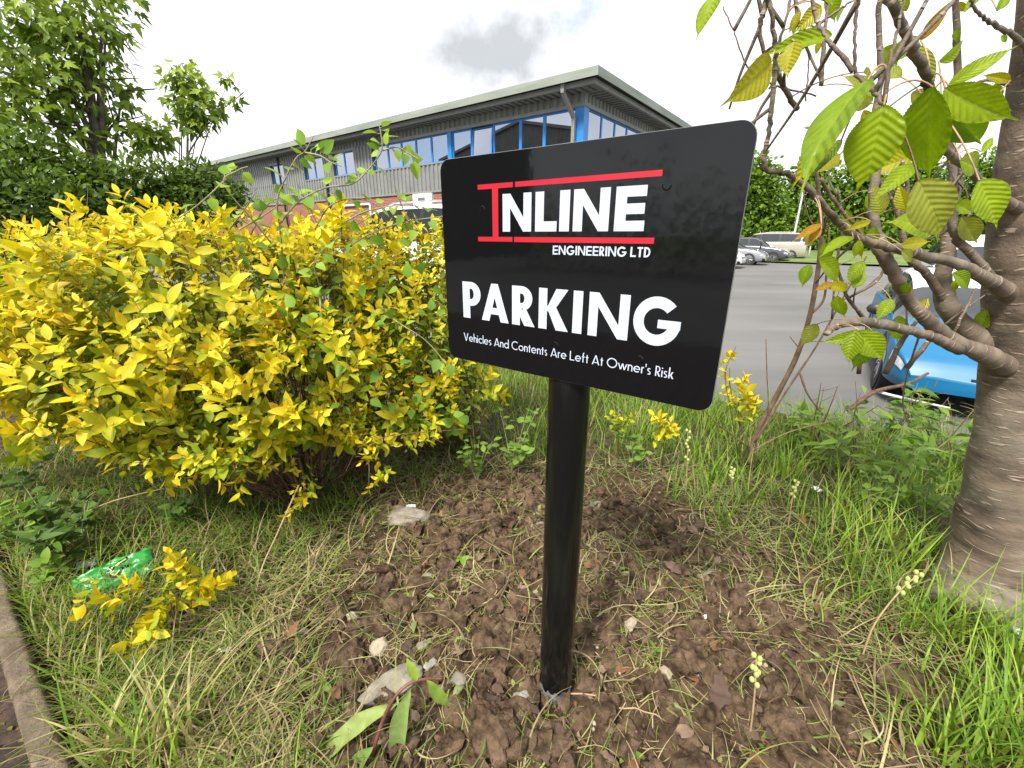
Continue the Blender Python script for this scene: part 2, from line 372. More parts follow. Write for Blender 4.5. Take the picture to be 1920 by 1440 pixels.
# edging stones of the bed (near side) and kerb stones on the car-park side
M['edging'] = pmat('edging_concrete', (0.085, 0.06, 0.042), (0.21, 0.16, 0.112), 13, 0.92, 0.9, 75, detail=8)
M['kerb'] = pmat('kerb_concrete', (0.22, 0.21, 0.19), (0.33, 0.31, 0.28), 9, 0.9, 0.5, 60)
def worn_block(L, W, H, seed, wear=0.012):
    nx, ny, nz = 22, 6, 6
    # surface of a box as a warped grid tube around the long axis
    prof = []
    for t in np.linspace(0, 1, 28, endpoint=False):
        a = t * 2 * np.pi; c, s = math.cos(a), math.sin(a); k = (abs(c) ** 9 + abs(s) ** 9) ** (-1 / 9); prof.append((c * k * W / 2, s * k * H / 2))
    prof = np.array(prof); xs = np.linspace(-L / 2, L / 2, nx)
    V = []
    for x in xs:
        e = 1 - 0.05 * max(0, abs(x) / (L / 2) - 0.93) / 0.07
        nz_ = (fbm(x * 9 + seed * 7 + prof[:, 0] * 20, prof[:, 1] * 20 + seed * 3 + x * 4) - 0.47) * wear * 2
        k = e + nz_ / np.linalg.norm(prof, axis=1); V.append(np.stack([np.full(len(prof), x), prof[:, 0] * k, prof[:, 1] * k], -1))
    V = np.concatenate(V); m = len(prof); i = np.arange(nx - 1)[:, None]; j = np.arange(m)[None, :]
    F = np.stack([i * m + j, i * m + (j + 1) % m, (i + 1) * m + (j + 1) % m, (i + 1) * m + j], -1).reshape(-1, 4)
    return V, [F, np.arange(m)[::-1][None, :], (np.arange(m) + (nx - 1) * m)[None, :]]
edg = empty('bed_edging', (*s_xy(1.5, -0.116), 0.4), math.atan2(E1[1], E1[0]))
tag(edg, 'worn brown concrete edging along the near side of the planting bed', 'edging')
joints = [-0.6, 0.30, 1.22, 2.13, 3.04, 3.95, 4.86]
for k in range(6):
    L = joints[k + 1] - joints[k] - 0.008; c = (joints[k + 1] + joints[k]) / 2 - 1.5
    mb = MB(); V, F = worn_block(L, 0.060, 0.26, k, .016); mb.add(V, F)
    o = mb.build('edging_stone', M['edging'], edg, smooth=True); o.location = (c, 0.004 * (-1) ** k, -0.03 + 0.006 * (k % 3)); o.rotation_euler = (R(1.2 * (-1) ** k), R(0.5 * (k % 3 - 1)), R(0.4 * (-1) ** k))
kb = empty('car_park_kerb', (*s_xy(0, 4.41), 0.0), math.atan2(E1[1], E1[0])); tag(kb, 'grey concrete kerb between planting bed and car park', 'kerb')
V, F = worn_block(0.905, 0.1, 0.26, 3, 0.005); mb = MB(); mb.add(V, F); kme = mb.mesh('kerb_stone', M['kerb'])
for k in range(-7, 9):
    o = link('kerb_stone', kme, kb); o.location = (k * 0.915, 0, float(lot_z(*s_xy(k * 0.915, 4.41))) - 0.02)

# ------------------------------------------------------------------ office building
YB = R(37.3)
e1b = np.array([-math.cos(YB), math.sin(YB)]); e2b = np.array([math.sin(YB), math.cos(YB)])
Cw = np.array([2.824, 16.615]) + e1b + e2b
bld = empty('office_building', (Cw[0], Cw[1], 0), -YB)
tag(bld, 'long two-storey grey clad office building with blue framed windows and overhanging roof', 'building')
M['clad'] = pmat('grey_cladding', (0.175, 0.18, 0.175), (0.23, 0.235, 0.225), 1.2, 0.45, detail=8)
M['trim'] = pmat('grey_trim', (0.19, 0.19, 0.185), (0.235, 0.235, 0.225), 2, 0.5)
M['fascia'] = pmat('weathered_fascia', (0.19, 0.22, 0.18), (0.27, 0.29, 0.26), 1.3, 0.6, detail=9, stretch=(0.4, 0.4, 3))
M['soffit'] = pmat('soffit_sheet', (0.13, 0.13, 0.125), (0.17, 0.17, 0.16), 1.5, 0.6)
M['blue'] = pmat('blue_frame', (0.02, 0.19, 0.55), (0.03, 0.23, 0.62), 3, 0.35)
M['win'] = pmat('tinted_glazing', (0.40, 0.42, 0.48), (0.36, 0.385, 0.45), 0.3, 0.015, metal=1.0)
M['dark'] = pmat('dark_reveal', (0.02, 0.021, 0.025), rough=0.5)
def brick_mat():
    m, t, b, o = new_mat('red_brick')
    tcn = N(t, 'ShaderNodeTexCoord'); cx = N(t, 'ShaderNodeSeparateXYZ'); t.links.new(tcn.outputs['Object'], cx.inputs[0])
    ad_ = N(t, 'ShaderNodeMath', operation='ADD'); t.links.new(cx.outputs[0], ad_.inputs[0]); t.links.new(cx.outputs[1], ad_.inputs[1])
    cb = N(t, 'ShaderNodeCombineXYZ'); t.links.new(ad_.outputs[0], cb.inputs[0]); t.links.new(cx.outputs[2], cb.inputs[1])
    br = N(t, 'ShaderNodeTexBrick'); t.links.new(cb.outputs[0], br.inputs[0])
    br.inputs['Color1'].default_value = (0.30, 0.085, 0.045, 1); br.inputs['Color2'].default_value = (0.22, 0.06, 0.035, 1); br.inputs['Mortar'].default_value = (0.30, 0.24, 0.2, 1)
    br.inputs['Scale'].default_value = 1.0; br.inputs['Brick Width'].default_value = 0.225; br.inputs['Row Height'].default_value = 0.075; br.inputs['Mortar Size'].default_value = 0.010
    t.links.new(br.outputs[0], b.inputs['Base Color']); b.inputs['Roughness'].default_value = 0.9
    bp = N(t, 'ShaderNodeBump', i_Strength=0.6, i_Distance=0.01, invert=True); t.links.new(br.outputs['Fac'], bp.inputs['Height']); t.links.new(bp.outputs[0], b.inputs['Normal'])
    return m
M['brick'] = brick_mat()
LB, DB = 40.0, 16.0
ZC, ZS, ZT, ZW = 3.62, 4.92, 6.08, 6.52      # cladding foot, sill, window head, soffit
def corrugated(x0, x1, z0, z1, axis, name, pitch=0.30):
    prof = []; x = x0
    while x < x1:
        for dx, d in ((0, 0), (0.13, 0), (0.15, 0.05), (0.28, 0.05)):
            if x + dx <= x1: prof.append((x + dx, d))
        x += pitch
    prof.append((x1, 0)); n = len(prof); V = []
    for u, d in prof:
        for z in (z0, z1): V.append((-u, -d, z) if axis == 0 else (d, u, z))
    mb = MB(); mb.add(V, np.stack([np.arange(n - 1) * 2, np.arange(n - 1) * 2 + 2, np.arange(n - 1) * 2 + 3, np.arange(n - 1) * 2 + 1], -1))
    return mb.build(name, M['clad'], bld)
mb = MB(); mb.box(-LB, -0.02, 0.02, 0.3, -0.2, ZC); mb.box(-0.3, -0.02, 0.3, DB, -0.2, ZC); mb.build('brick_wall', M['brick'], bld)
mb = MB(); mb.box(-LB, -0.2, 0.2, DB, ZC + .01, ZW + .2); mb.build('wall_core', M['dark'], bld)
wins = [(22.4, 24.25), (17.6, 19.85), (14.4, 16.55), (0.0, 12.75)]
corrugated(0.12, LB, ZT + 0.13, ZW, 0, 'upper_cladding'); corrugated(0.12, LB, ZC + .08, ZS - 0.06, 0, 'lower_cladding')
xs = [12.75 + 0.08, 14.4 - 0.08, 16.55 + .08, 17.6 - .08, 19.85 + .08, 22.4 - .08, 24.25 + .08, LB]
for k in range(0, 8, 2): corrugated(xs[k], xs[k + 1], ZS - 0.06, ZT + 0.13, 0, 'window_pier_cladding')
corrugated(0.12, DB, ZT + 0.13, ZW, 1, 'upper_cladding'); corrugated(0.12, DB, ZC + .08, ZS - .06, 1, 'lower_cladding')
mb = MB()
mb.box(-LB, 0.06, -0.05, 0.02, ZC, ZC + .08); mb.box(-0.02, 0.062, 0.02, DB, ZC + .001, ZC + .081)
mb.build('drip_trim', M['trim'], bld)
mb = MB(); mb.box(-0.14, 0.062, -0.062, 0.14, ZT + .135, ZW + .03); mb.build('corner_trim', M['trim'], bld); mb = MB(); mb.box(-0.14, 0.06, -0.06, 0.14, ZC + .082, ZS - .06); mb.build('corner_trim', M['trim'], bld)
for a, b in wins:
    mb = MB()
    mb.box(-b - .08, -a + (.08 if a else .066), -0.066, 0.03, ZT + .0, ZT + .13); mb.box(-b - .08, -a + (.08 if a else .066), -0.062, 0.03, ZS - .06, ZS)
    mb.box(-b - .08, -b, -0.064, 0.12, ZS, ZT)
    if a: mb.box(-a, -a + .08, -0.064, 0.12, ZS, ZT)
    mb.build('window_surround', M['trim'], bld)
mb = MB()
mb.box(-.03, .066, .03, DB, ZT + .001, ZT + .131); mb.box(-.03, .062, .03, DB, ZS - .061, ZS - .001)
mb.build('window_surround', M['trim'], bld)
for a, b in wins: mb = MB(); mb.box(-b, -a, 0.06, 0.19, ZT - .03, ZT); mb.box(-b, -b + .12, 0.0, 0.19, ZS, ZT - .03); mb.build('window_reveal', M['dark'], bld)
def window(u0, u1, axis, z0=ZS, z1=ZT, fr=0.05, tilt=0.0):
    w_ = u1 - u0; g = MB(); f = MB(); h = z1 - z0
    g.box(fr, w_ - fr, 0.02, 0.03, fr, h - fr)
    f.box(0, w_, -0.01, 0.05, 0, fr); f.box(0, w_, -0.01, 0.05, h - fr, h); f.box(0, fr, -0.011, 0.05, fr, h - fr); f.box(w_ - fr, w_, -0.011, 0.05, fr, h - fr)
    o = g.build('window', M['win'], bld); f.build('window_frame', M['blue'], o)
    if axis == 0: o.location = (-u1, 0.06, z0)
    else: o.location = (-0.06, u0, z0); o.rotation_euler = (0, 0, R(90))
    if tilt: o.location = (-u1, -0.02, z0); o.rotation_euler = (R(tilt), 0, 0)
    return o
for a, b in wins[:3]: window(a, (a + b) / 2, 0); window((a + b) / 2, b - .12, 0)
mull = [12.63, 11.5, 10.4, 9.3, 8.2, 7.05]
for k in range(5): window(mull[k + 1], mull[k], 0)
for a, b in ((5.6, 6.8), (2.92, 4.36), (1.76, 2.92), (0.34, 1.76)): window(a, b, 0, fr=0.065)
o = window(4.40, 5.58, 0, fr=0.07, tilt=-7)
mb = MB(); mb.box(-7.05, -6.8, -0.03, 0.1, ZS, ZT); mb.build('blue_mullion', M['blue'], bld); mb = MB(); mb.box(-0.34, 0.03, -0.03, 0.34, ZS, ZT); mb.build('blue_mullion', M['blue'], bld)
for k in range(11): window(0.36 + 1.22 * k, 0.36 + 1.22 * (k + 1), 1, fr=0.045)
# roof: fascia on the outside, gutter beam under it, ribbed soffit
OV = 1.0
def ring(z0, z1, o0, o1):
    m_ = MB(); m_.box(-LB, o0, -o0, -o1, z0, z1); m_.box(o1, o0, -o1, DB + o0, z0, z1); return m_
rf = MB(); rf.box(-LB, OV - .03, -OV + .03, DB + 1, 6.80, 6.90)
V = np.array([(-LB, -OV, 6.9), (OV, -OV, 6.9), (OV, DB + 1, 6.9), (-LB, DB + 1, 6.9), (-LB, DB / 2, 7.5), (OV - 4, DB / 2, 7.5)])
rf.add(V, [(0, 1, 5, 4), (1, 2, 5), (2, 3, 4, 5)]); rf.build('roof', M['fascia'], bld)
ring(6.64, 6.91, OV, OV - .03).build('fascia', M['fascia'], bld)
ring(6.50, 6.66, OV - .22, OV - .34).build('gutter', M['trim'], bld)
sf = MB()
u = 0.0
for u in np.arange(-OV + .3, LB, 0.3): sf.box(-u - .17, -u, -OV + .36, -0.05, ZW - .03, ZW + .02)
for u in np.arange(-0.02, DB, 0.3): sf.box(0.05, OV - .36, u, u + .17, ZW - .03, ZW + .02)
sf.box(-LB, OV - .3, -OV + .3, 0.1, ZW + .02, ZW + .05); sf.box(-0.1, OV - .3, 0.1, DB, ZW + .02, ZW + .05); sf.build('soffit', M['soffit'], bld)
dp = MB()
def sq(mb, a, b, wd):
    a, b = np.array(a, float), np.array(b, float); d = (b - a) / np.linalg.norm(b - a); x = np.array([1.0, 0, 0]); y = np.cross(d, x); y /= np.linalg.norm(y)
    V = [p + i * x * wd / 2 + j * y * wd / 2 for p in (a, b) for i, j in ((-1, -1), (1, -1), (1, 1), (-1, 1))]
    mb.add(V, [(0, 1, 5, 4), (1, 2, 6, 5), (2, 3, 7, 6), (3, 0, 4, 7), (0, 3, 2, 1), (4, 5, 6, 7)])
sq(dp, (-0.42, -OV + .17, 6.66), (-0.42, -OV + .17, 6.38), .13); sq(dp, (-0.42, -OV + .17, 6.4), (-0.32, -0.16, 5.72), .128); sq(dp, (-0.32, -0.16, 5.75), (-0.32, -0.16, 0), .13)
dp.build('downpipe', M['trim'], bld)
dp = MB(); sq(dp, (-22.9, -0.12, 6.5), (-22.9, -0.12, 0), .1); dp.build('downpipe', M['dark'], bld); dp = MB(); sq(dp, (-17.35, -0.12, 4.75), (-17.35, -0.12, 0), .1); dp.build('downpipe', M['dark'], bld)
mb = MB(); mb.tube([(-16.2, -0.05, 3.28), (-13.4, -0.05, 3.28), (-13.35, -0.05, 3.2), (-13.35, -.05, 2.2)], 0.06, 8); mb.build('white_pipe', M['paint_white'], bld)
mb = MB(); mb.box(-9.6, -8.2, -0.12, 0.02, 3.1, 3.6); mb.build('cable_box', M['paint_white'], bld)
mb = MB(); mb.box(-9.2, -8.7, -0.13, -0.12, 3.2, 3.42); mb.build('vent_grille', M['soffit'], bld)
# gable-ended warehouse across the road (seen in the window panes and in the sign)
M['wh'] = pmat('warehouse_cladding', (0.075, 0.072, 0.06), (0.11, 0.105, 0.085), 1.2, 0.5)
M['whroof'] = pmat('warehouse_roof', (0.10, 0.10, 0.095), (0.14, 0.14, 0.13), 1.2, 0.6)
wc = e1b * 27.3 + e2b * -5
wh = empty('warehouse', (wc[0], wc[1], 0), R(90) - YB); tag(wh, 'dark ribbed warehouse with pitched roof behind the viewpoint', 'warehouse')
mb = MB(); hw, hh, hr, dpth = 10.5, 9.2, 11.5, 20
n = int(2 * hw / 0.4); ys = np.linspace(-hw, hw, n * 2 + 1); V = []
for i, y in enumerate(ys):
    for z in (0, hh + (hr - hh) * (1 - abs(y) / hw)): V.append((0.08 * ((i // 1) % 2), y, z))
k = np.arange(len(ys) - 1); mb.add(V, np.stack([k * 2, k * 2 + 2, k * 2 + 3, k * 2 + 1], -1)); mb.box(-dpth, -.02, -hw + .01, hw - .01, 0, hh - .05); mb.build('wall', M['wh'], wh)
mb = MB()
for s_ in (-1, 1): mb.add([(0.3, s_ * (hw + .3), hh - .05), (-dpth, s_ * (hw + .3), hh - .05), (-dpth, 0, hr), (0.3, 0, hr), (0.3, s_ * (hw + .3), hh + .2), (-dpth, s_ * (hw + .3), hh + .2), (-dpth, 0, hr + .25), (0.3, 0, hr + .25)], [(0, 1, 2, 3), (4, 5, 6, 7), (0, 1, 5, 4), (1, 2, 6, 5), (2, 3, 7, 6), (3, 0, 4, 7)])
mb.build('roof', M['whroof'], wh)

# ------------------------------------------------------------------ cars
def car(name, label, loc, rz, paint, kind='hatch', group=None, L=4.3, Wd=1.78, H=1.5, stripe=None, z0=0.0, face=True, roof_paint=None):
    root = empty(name, (loc[0], loc[1], z0), rz); tag(root, label, 'car', group)
    hw_ = Wd / 2
    # side profile: x fraction from the tail (0) to the nose (1): roof/bonnet height and belt height
    if kind == 'mpv':
        px_ = [0, .008, .03, .10, .30, .55, .66, .76, .84, .93, .985, 1]; pz = [.52, .80, .93, .985, 1., 1., .97, .80, .665, .60, .50, .36]; cab = (.035, .80); beltf = .60
    elif kind == 'suv':
        px_ = [0, .008, .03, .09, .25, .50, .60, .69, .74, .92, .985, 1]; pz = [.45, .66, .80, .97, 1., 1., .96, .78, .66, .60, .50, .34]; cab = (.03, .735); beltf = .61
    else:
        px_ = [0, .008, .03, .12, .30, .47, .56, .66, .72, .90, .98, 1]; pz = [.45, .60, .70, .93, 1., 1., .965, .77, .645, .55, .44, .30]; cab = (.05, .72); beltf = .60
    n = 97; t = np.linspace(0, 1, n); top = np.interp(t, px_, pz)
    ker = np.array([1, 2, 3, 2, 1]) / 9; top = np.convolve(np.pad(top, 2, 'edge'), ker, 'valid') * H
    belt = np.minimum(top - 0.015, (beltf * H + 0.03 * H * (1 - t)))
    hwid = hw_ * (1 - 0.10 * np.clip((t - .90) / .10, 0, 1) ** 2 * 1.6 - 0.08 * np.clip((.05 - t) / .05, 0, 1) ** 2)
    zb = 0.22 + 0.05 * (np.clip((t - .93) / .07, 0, 1) + np.clip((.07 - t) / .07, 0, 1))
    rows = []                                           # cross-section from bottom to the roof middle
    gl = np.clip((top - belt) / (0.36 * H), 0, 1)      # how much greenhouse there is
    nose = np.clip((t - .90) / .1, 0, 1)
    for fy, fz in ((.90, 0.0), (.985, .12), (1.0, .38), (1.0, .62), (.985, .86)):
        rows.append((hwid * (fy - 0.04 * nose), zb + (belt - zb) * fz))
    rows.append((hwid * .965, belt))
    for k, (ins, fz) in enumerate(((.03, .10), (.10, .52), (.17, .88), (.24, .965), (.45, .995))):
        rows.append((hwid * (.965 - gl * ins - (1 - gl) * (.02 + .10 * k)), belt + (top - belt) * fz))
    rows.append((hwid * 0.0, top + 0.01 * gl))
    m_ = len(rows); x = (t - .5) * L
    Vh = np.stack([np.stack([x, r[0], r[1]], -1) for r in rows], 1)      # n, m, 3
    def faces(sel, sgn, off=0.0):
        V = Vh.copy(); V[:, :, 1] *= sgn
        i, j = np.nonzero(sel); q = np.stack([i * m_ + j, (i + 1) * m_ + j, (i + 1) * m_ + j + 1, i * m_ + j + 1], -1)
        if sgn < 0: q = q[:, ::-1]
        V = V.reshape(-1, 3)
        used, inv = np.unique(q, return_inverse=True); return V[used], inv.reshape(q.shape)
    tc_ = (t[:-1] + t[1:]) / 2; I, J = np.meshgrid(np.arange(n - 1), np.arange(m_ - 1), indexing='ij'); T = tc_[I]
    c0, c1 = cab
    side = (J >= 6) & (J <= 7) & (gl[I] > .55)
    pill = np.zeros_like(side)
    ps = {'mpv': (.095, .34, .585, .70), 'suv': (.10, .30, .52, .66), 'hatch': (.14, .27, .46, .62)}[kind]
    for pp in ps: pill |= (np.abs(T - pp) < .012)
    sidew = side & ~pill & (T > ps[0] - .0) & (T < ps[-1])
    dz = np.abs(np.gradient(top, x))[I]
    screen = (J >= 6) & (T > ps[-1] - .02) & (T < c1 + .01) & (dz > .22) & ~sidew
    rear = (J >= 6) & (T < ps[0] - .012) & (T > .012) & (dz > .35)
    glass = sidew | screen | rear
    mb = MB()
    upper = (J >= 6) & (gl[I] > .3) & ~glass & ~(side & pill) if roof_paint else np.zeros_like(glass)
    if roof_paint:
        rb = MB()
        for s_ in (1, -1): rb.add(*faces(upper, s_))
        rb.build('roof', roof_paint, root, smooth=True)
    for s_ in (1, -1): mb.add(*faces(~glass & ~(side & pill) & ~upper, s_))
    for s_ in (1, -1):
        # close the underside
        V = Vh[:, 0].copy(); V[:, 1] *= s_; C0 = V.copy(); C0[:, 1] = 0; k = np.arange(n - 1)
        mb.add(np.concatenate([V, C0]), np.stack([k, k + n, k + 1 + n, k + 1], -1))
    for e_i in (0, n - 1):                                # close nose and tail
        ring_ = np.concatenate([Vh[e_i], (Vh[e_i] * np.array([1, -1, 1]))[::-1]]); cc_ = ring_.mean(0); cc_[0] += .03 * (1 if e_i else -1); k = np.arange(len(ring_))
        mb.add(np.concatenate([ring_, cc_[None]]), np.stack([k, (k + 1) % len(ring_), np.full(len(k), len(ring_))], -1))
    b = mb.build('body', paint, root, smooth=True)
    for s_ in (1, -1):
        if sidew.any():
            seg = np.split(np.arange(n - 1), [])  # one pane per gap between the pillars
            for a_, b_ in zip(ps[:-1], ps[1:]):
                se = sidew & (T > a_) & (T < b_)
                if se.any(): mb = MB(); mb.add(*faces(se, s_)); mb.build('side_window', M['car_glass'], root, smooth=True)
        pm = side & pill
        if pm.any(): mb = MB(); mb.add(*faces(pm, s_)); mb.build('window_pillar', M['black_plastic'], root, smooth=True)
    for nm, se in (('windscreen', screen), ('rear_window', rear)):
        if se.any():
            mb = MB()
            for s_ in (1, -1): mb.add(*faces(se, s_))
            mb.build(nm, M['car_glass'], root, smooth=True)
    # wheels
    rw = 0.33 if kind != 'suv' else 0.36
    for wx in (L * .5 - .86, -L * .5 + .80):
        for s_ in (1, -1):
            wl = empty('wheel', (wx, s_ * (hw_ - .10), rw), 0, root)
            def disc(r0, r1, y0, y1, mat, nm, nn=28):
                a = np.linspace(0, 2 * np.pi, nn, endpoint=False); V = []
                for rr, yy in ((r0, y0), (r1, y0), (r1, y1), (r0, y1)): V += [(rr * math.cos(q), yy * s_, rr * math.sin(q)) for q in a]
                k = np.arange(nn); F = np.concatenate([np.stack([p * nn + k, p * nn + (k + 1) % nn, ((p + 1) % 4) * nn + (k + 1) % nn, ((p + 1) % 4) * nn + k], -1) for p in range(4)])
                m2 = MB(); m2.add(V, F); return m2.build(nm, mat, wl, smooth=False)
            disc(0.05, rw + .05, -.1, .088, M['dark'], 'wheel_arch')
            disc(rw * .68, rw, -.1, .104, M['tyre'], 'tyre')
            m2 = MB(); yy = 0.098 * s_
            for q in np.linspace(0, 2 * np.pi, 5, endpoint=False):
                c_, s2_ = math.cos(q), math.sin(q); d = np.array([c_, 0, s2_]); p_ = np.array([-s2_, 0, c_])
                for off in (-.035, .035):
                    V = [d * .04 + p_ * (off - .02), d * .04 + p_ * (off + .02), d * rw * .69 + p_ * (off * 1.6 + .022), d * rw * .69 + p_ * (off * 1.6 - .022)]
                    V = np.array(V); V[:, 1] = yy; V2 = V.copy(); V2[:, 1] = yy - .03 * s_
                    m2.add(np.concatenate([V, V2]), [(0, 1, 2, 3), (0, 1, 5, 4), (1, 2, 6, 5), (2, 3, 7, 6), (3, 0, 4, 7)])
            m2.build('rim', M['alloy'], wl)
    # headlights, grille, tail lights, mirrors, plates
    def patch(t0, t1, j0, j1, s_, off, mat, nm):
        a = np.argmin(abs(t - t0)); b_ = max(a + 1, np.argmin(abs(t - t1))); se = np.zeros((n - 1, m_ - 1), bool); se[a:b_, j0:j1] = True
        V, F = faces(se, s_); V = V + np.array([off * (1 if t0 > .5 else -1), s_ * off, off * .4]); m2 = MB(); m2.add(V, F); return m2.build(nm, mat, root, smooth=True)
    for s_ in (1, -1):
        patch(.925, .978, 3, 4, s_, .006, M['lamp_glass'], 'headlight')
        if face: patch(.958, .99, 0, 2, s_, .006, M['black_plastic'], 'bumper_intake')
        patch(.0, .035, 4, 5 if kind != 'mpv' else 6, s_, .006, M['tail'], 'tail_light')
        m2 = MB(); c = np.array([L * (ps[-1] - .5) + .02, s_ * (hw_ + .09), beltf * H + .06])
        th = np.linspace(0, np.pi, 7); ph = np.linspace(0, 2 * np.pi, 11); V = [(c[0] + .055 * math.cos(a_), c[1] + .11 * math.sin(a_) * math.cos(q), c[2] + .075 * math.sin(a_) * math.sin(q)) for a_ in th for q in ph]
        i_, j_ = np.meshgrid(np.arange(6), np.arange(10), indexing='ij'); m2.add(V, np.stack([i_ * 11 + j_, i_ * 11 + j_ + 1, (i_ + 1) * 11 + j_ + 1, (i_ + 1) * 11 + j_], -1).reshape(-1, 4))
        m2.tube([(c[0], s_ * (hw_ - .08), c[2] - .05), (c[0], s_ * (hw_ + .02), c[2] - .02)], .025, 6); m2.build('wing_mirror', M['black_plastic'], root, smooth=True)
        # sill strip and door lines
        m2 = MB(); m2.box(-L * .5 + 1.2, L * .5 - 1.27, s_ * (hw_ - .02) - .01, s_ * (hw_ - .02) + .012, .21, .29); m2.build('sill_strip', M['black_plastic'], root)
        if kind in ('suv', 'mpv'):
            m2 = MB(); xs_ = np.linspace(.14, .56, 12); P = [((q - .5) * L, s_ * hw_ * .68, np.interp(q, t, top) + (.045 if 1 < i < 10 else .0) - .012) for i, q in enumerate(xs_)]
            m2.tube(P, .018, 6); m2.build('roof_rail', M['alloy'], root, smooth=True)
    m2 = MB(); m2.box(L * .5 - .06, L * .5 + .004, -.42 if face else -.3, .42 if face else .2, .40, .56 if face else .44); m2.build('grille', M['black_plastic'], root)
    if face: m2 = MB(); m2.box(L * .5 - .02, L * .5 + .014, -.26, .26, .42, .53); m2.build('number_plate', M['plate'], root)
    if stripe:
        for s_ in (1, -1): patch(.80, .90, 2, 3, s_, .004, stripe, 'yellow_stripe')
    return root
def paint(name, c, metal=0.0, rough=0.3, coat=0.8): return pmat(name, c, tuple(q * .9 for q in c), 2, rough, metal=metal, coat=coat)
P_silver = paint('silver_paint', (0.42, 0.43, 0.45), .6); P_grey = paint('dark_grey_paint', (0.10, 0.105, 0.125), .5); P_gold = paint('champagne_paint', (0.46, 0.44, 0.36), .35)
P_blue = paint('light_blue_paint', (0.001, 0.12, 0.27), 0.0, 0.4, .2); P_yel = paint('yellow_paint', (0.6, 0.5, 0.03))
FW = np.array([math.cos(BY), -math.sin(BY)])
def nose_at(px, py, L): p = on_z(px, py, 0.0); return (p[0] - FW[0] * L / 2, p[1] - FW[1] * L / 2)
GR = 'cars parked in the far row'
car('parked_car', 'white car parked nearest in the far row, mostly hidden by the sign', nose_at(1392, 503, 4.3), -BY, M['paint_white'], group=GR, H=1.45)
car('parked_car', 'silver hatchback in the far row with its nose towards the lot', nose_at(1437, 497, 4.3), -BY, P_silver, group=GR, H=1.42)
car('parked_car', 'dark grey hatchback in the far row between silver car and minivan', nose_at(1479, 492, 4.3), -BY, P_grey, group=GR, H=1.48)
v = on_z(1508, 488, 0.0); car('minivan', 'pale champagne minivan parked beside the grass bank', (v[0] + E1[0] * 2.35, v[1] + E1[1] * 2.35), R(180) - BY, P_gold, 'mpv', L=4.7, H=1.78, Wd=1.82)
p = at(735, 430, 8.9); p0 = (p[0] + .55, p[1] - .1)
car('white_estate_car', 'white estate car with roof rails behind the yellow shrub', p0, R(180) - BY, M['paint_white'], 'suv', L=4.7, H=1.82, Wd=1.85, z0=float(lot_z(*p0)))
car('blue_car', 'light blue car with white roof and yellow stripe behind the cherry trunk', (4.45 + E2[0] * 2.0, 3.52 + E2[1] * 2.0), math.atan2(-E2[1], -E2[0]), P_blue, 'hatch', L=4.0, H=1.27, stripe=P_yel, face=False, roof_paint=M['paint_white'])
car('white_hatchback', 'white car parked beyond the blue car at the right edge', (8.7, 7.9), math.atan2(-E2[1], -E2[0]), M['paint_white'], 'suv', L=4.3, H=1.68)

# lamp post and marker post
M['galv'] = pmat('galvanised_steel', (0.42, 0.45, 0.46), (0.52, 0.55, 0.56), 5, 0.45, metal=0.5)
b_ = at(1483, 470, 34.0)
lp = empty('lamp_post', (b_[0], b_[1], 0.1)); tag(lp, 'tall pale grey lamp post beyond the minivan', 'lamp post')
mb = MB(); mb.tube([(0, 0, -.1), (0, 0, 1.2), (0, 0, 1.21), (0, 0, 8.2)], [.11, .11, .075, .05], 12); mb.build('column', M['galv'], lp, smooth=True)
mb = MB(); mb.tube([(0, 0, 8.2), (-.3, -.2, 8.4), (-.8, -.55, 8.45)], .03, 8); mb.build('bracket', M['galv'], lp, smooth=True)
mb = MB(); mb.tube([(-.75, -.5, 8.45), (-.85, -.58, 8.46), (-1.25, -.85, 8.45), (-1.35, -.9, 8.43)], [.03, .1, .11, .03], 10); mb.build('lantern', M['galv'], lp, smooth=True)
b_ = at(1515, 484, 31.8)
mb = MB(); mb.tube([(0, 0, -.1), (0, 0, 1.25), (0, 0, 1.3)], [.05, .05, .02], 10); o = mb.build('marker_post', M['paint_white'], None, smooth=True); o.location = (b_[0], b_[1], .1)
tag(o, 'short white marker post on the grass behind the minivan', 'post')
# ------------------------------------------------------------------ the sign
SW, SH, SR = 0.599, 0.430, 0.024
u0, v0 = -0.716, CAMZ - 0.283                        # lower left corner along the sign plane
tdir = np.array([math.cos(BY), -math.sin(BY)]); ndir = np.array([math.sin(BY), math.cos(BY)])      # to the right; away from the viewer
dpl = float(np.array([0.116, 0.812]) @ ndir)
POST = np.array([0.124, 0.868])
base_z = float(gz(POST[0], POST[1]))
sign = empty('parking_sign', (POST[0], POST[1], base_z)); tag(sign, 'black glossy parking sign board on a round black post in bare soil', 'sign')
def black_gloss():
    m, t, b, o = new_mat('glossy_black_vinyl')
    b.inputs['Base Color'].default_value = (0.004, 0.0042, 0.005, 1); b.inputs['Roughness'].default_value = 0.05; b.inputs['Specular IOR Level'].default_value = 0.36
    tcn = N(t, 'ShaderNodeTexCoord'); n = N(t, 'ShaderNodeTexNoise', i_Scale=26.0, i_Detail=2.0); t.links.new(tcn.outputs['Object'], n.inputs[0])
    n2 = N(t, 'ShaderNodeTexNoise', i_Scale=7.0, i_Detail=5.0); t.links.new(tcn.outputs['Object'], n2.inputs[0])
    mr = N(t, 'ShaderNodeMapRange'); mr.inputs[3].default_value = 0.025; mr.inputs[4].default_value = 0.08; t.links.new(n2.outputs[0], mr.inputs[0]); t.links.new(mr.outputs[0], b.inputs['Roughness'])
    bp = N(t, 'ShaderNodeBump', i_Strength=0.12, i_Distance=0.0012); t.links.new(n.outputs[0], bp.inputs['Height']); t.links.new(bp.outputs[0], b.inputs['Normal'])
    return m
M['gloss'] = black_gloss()
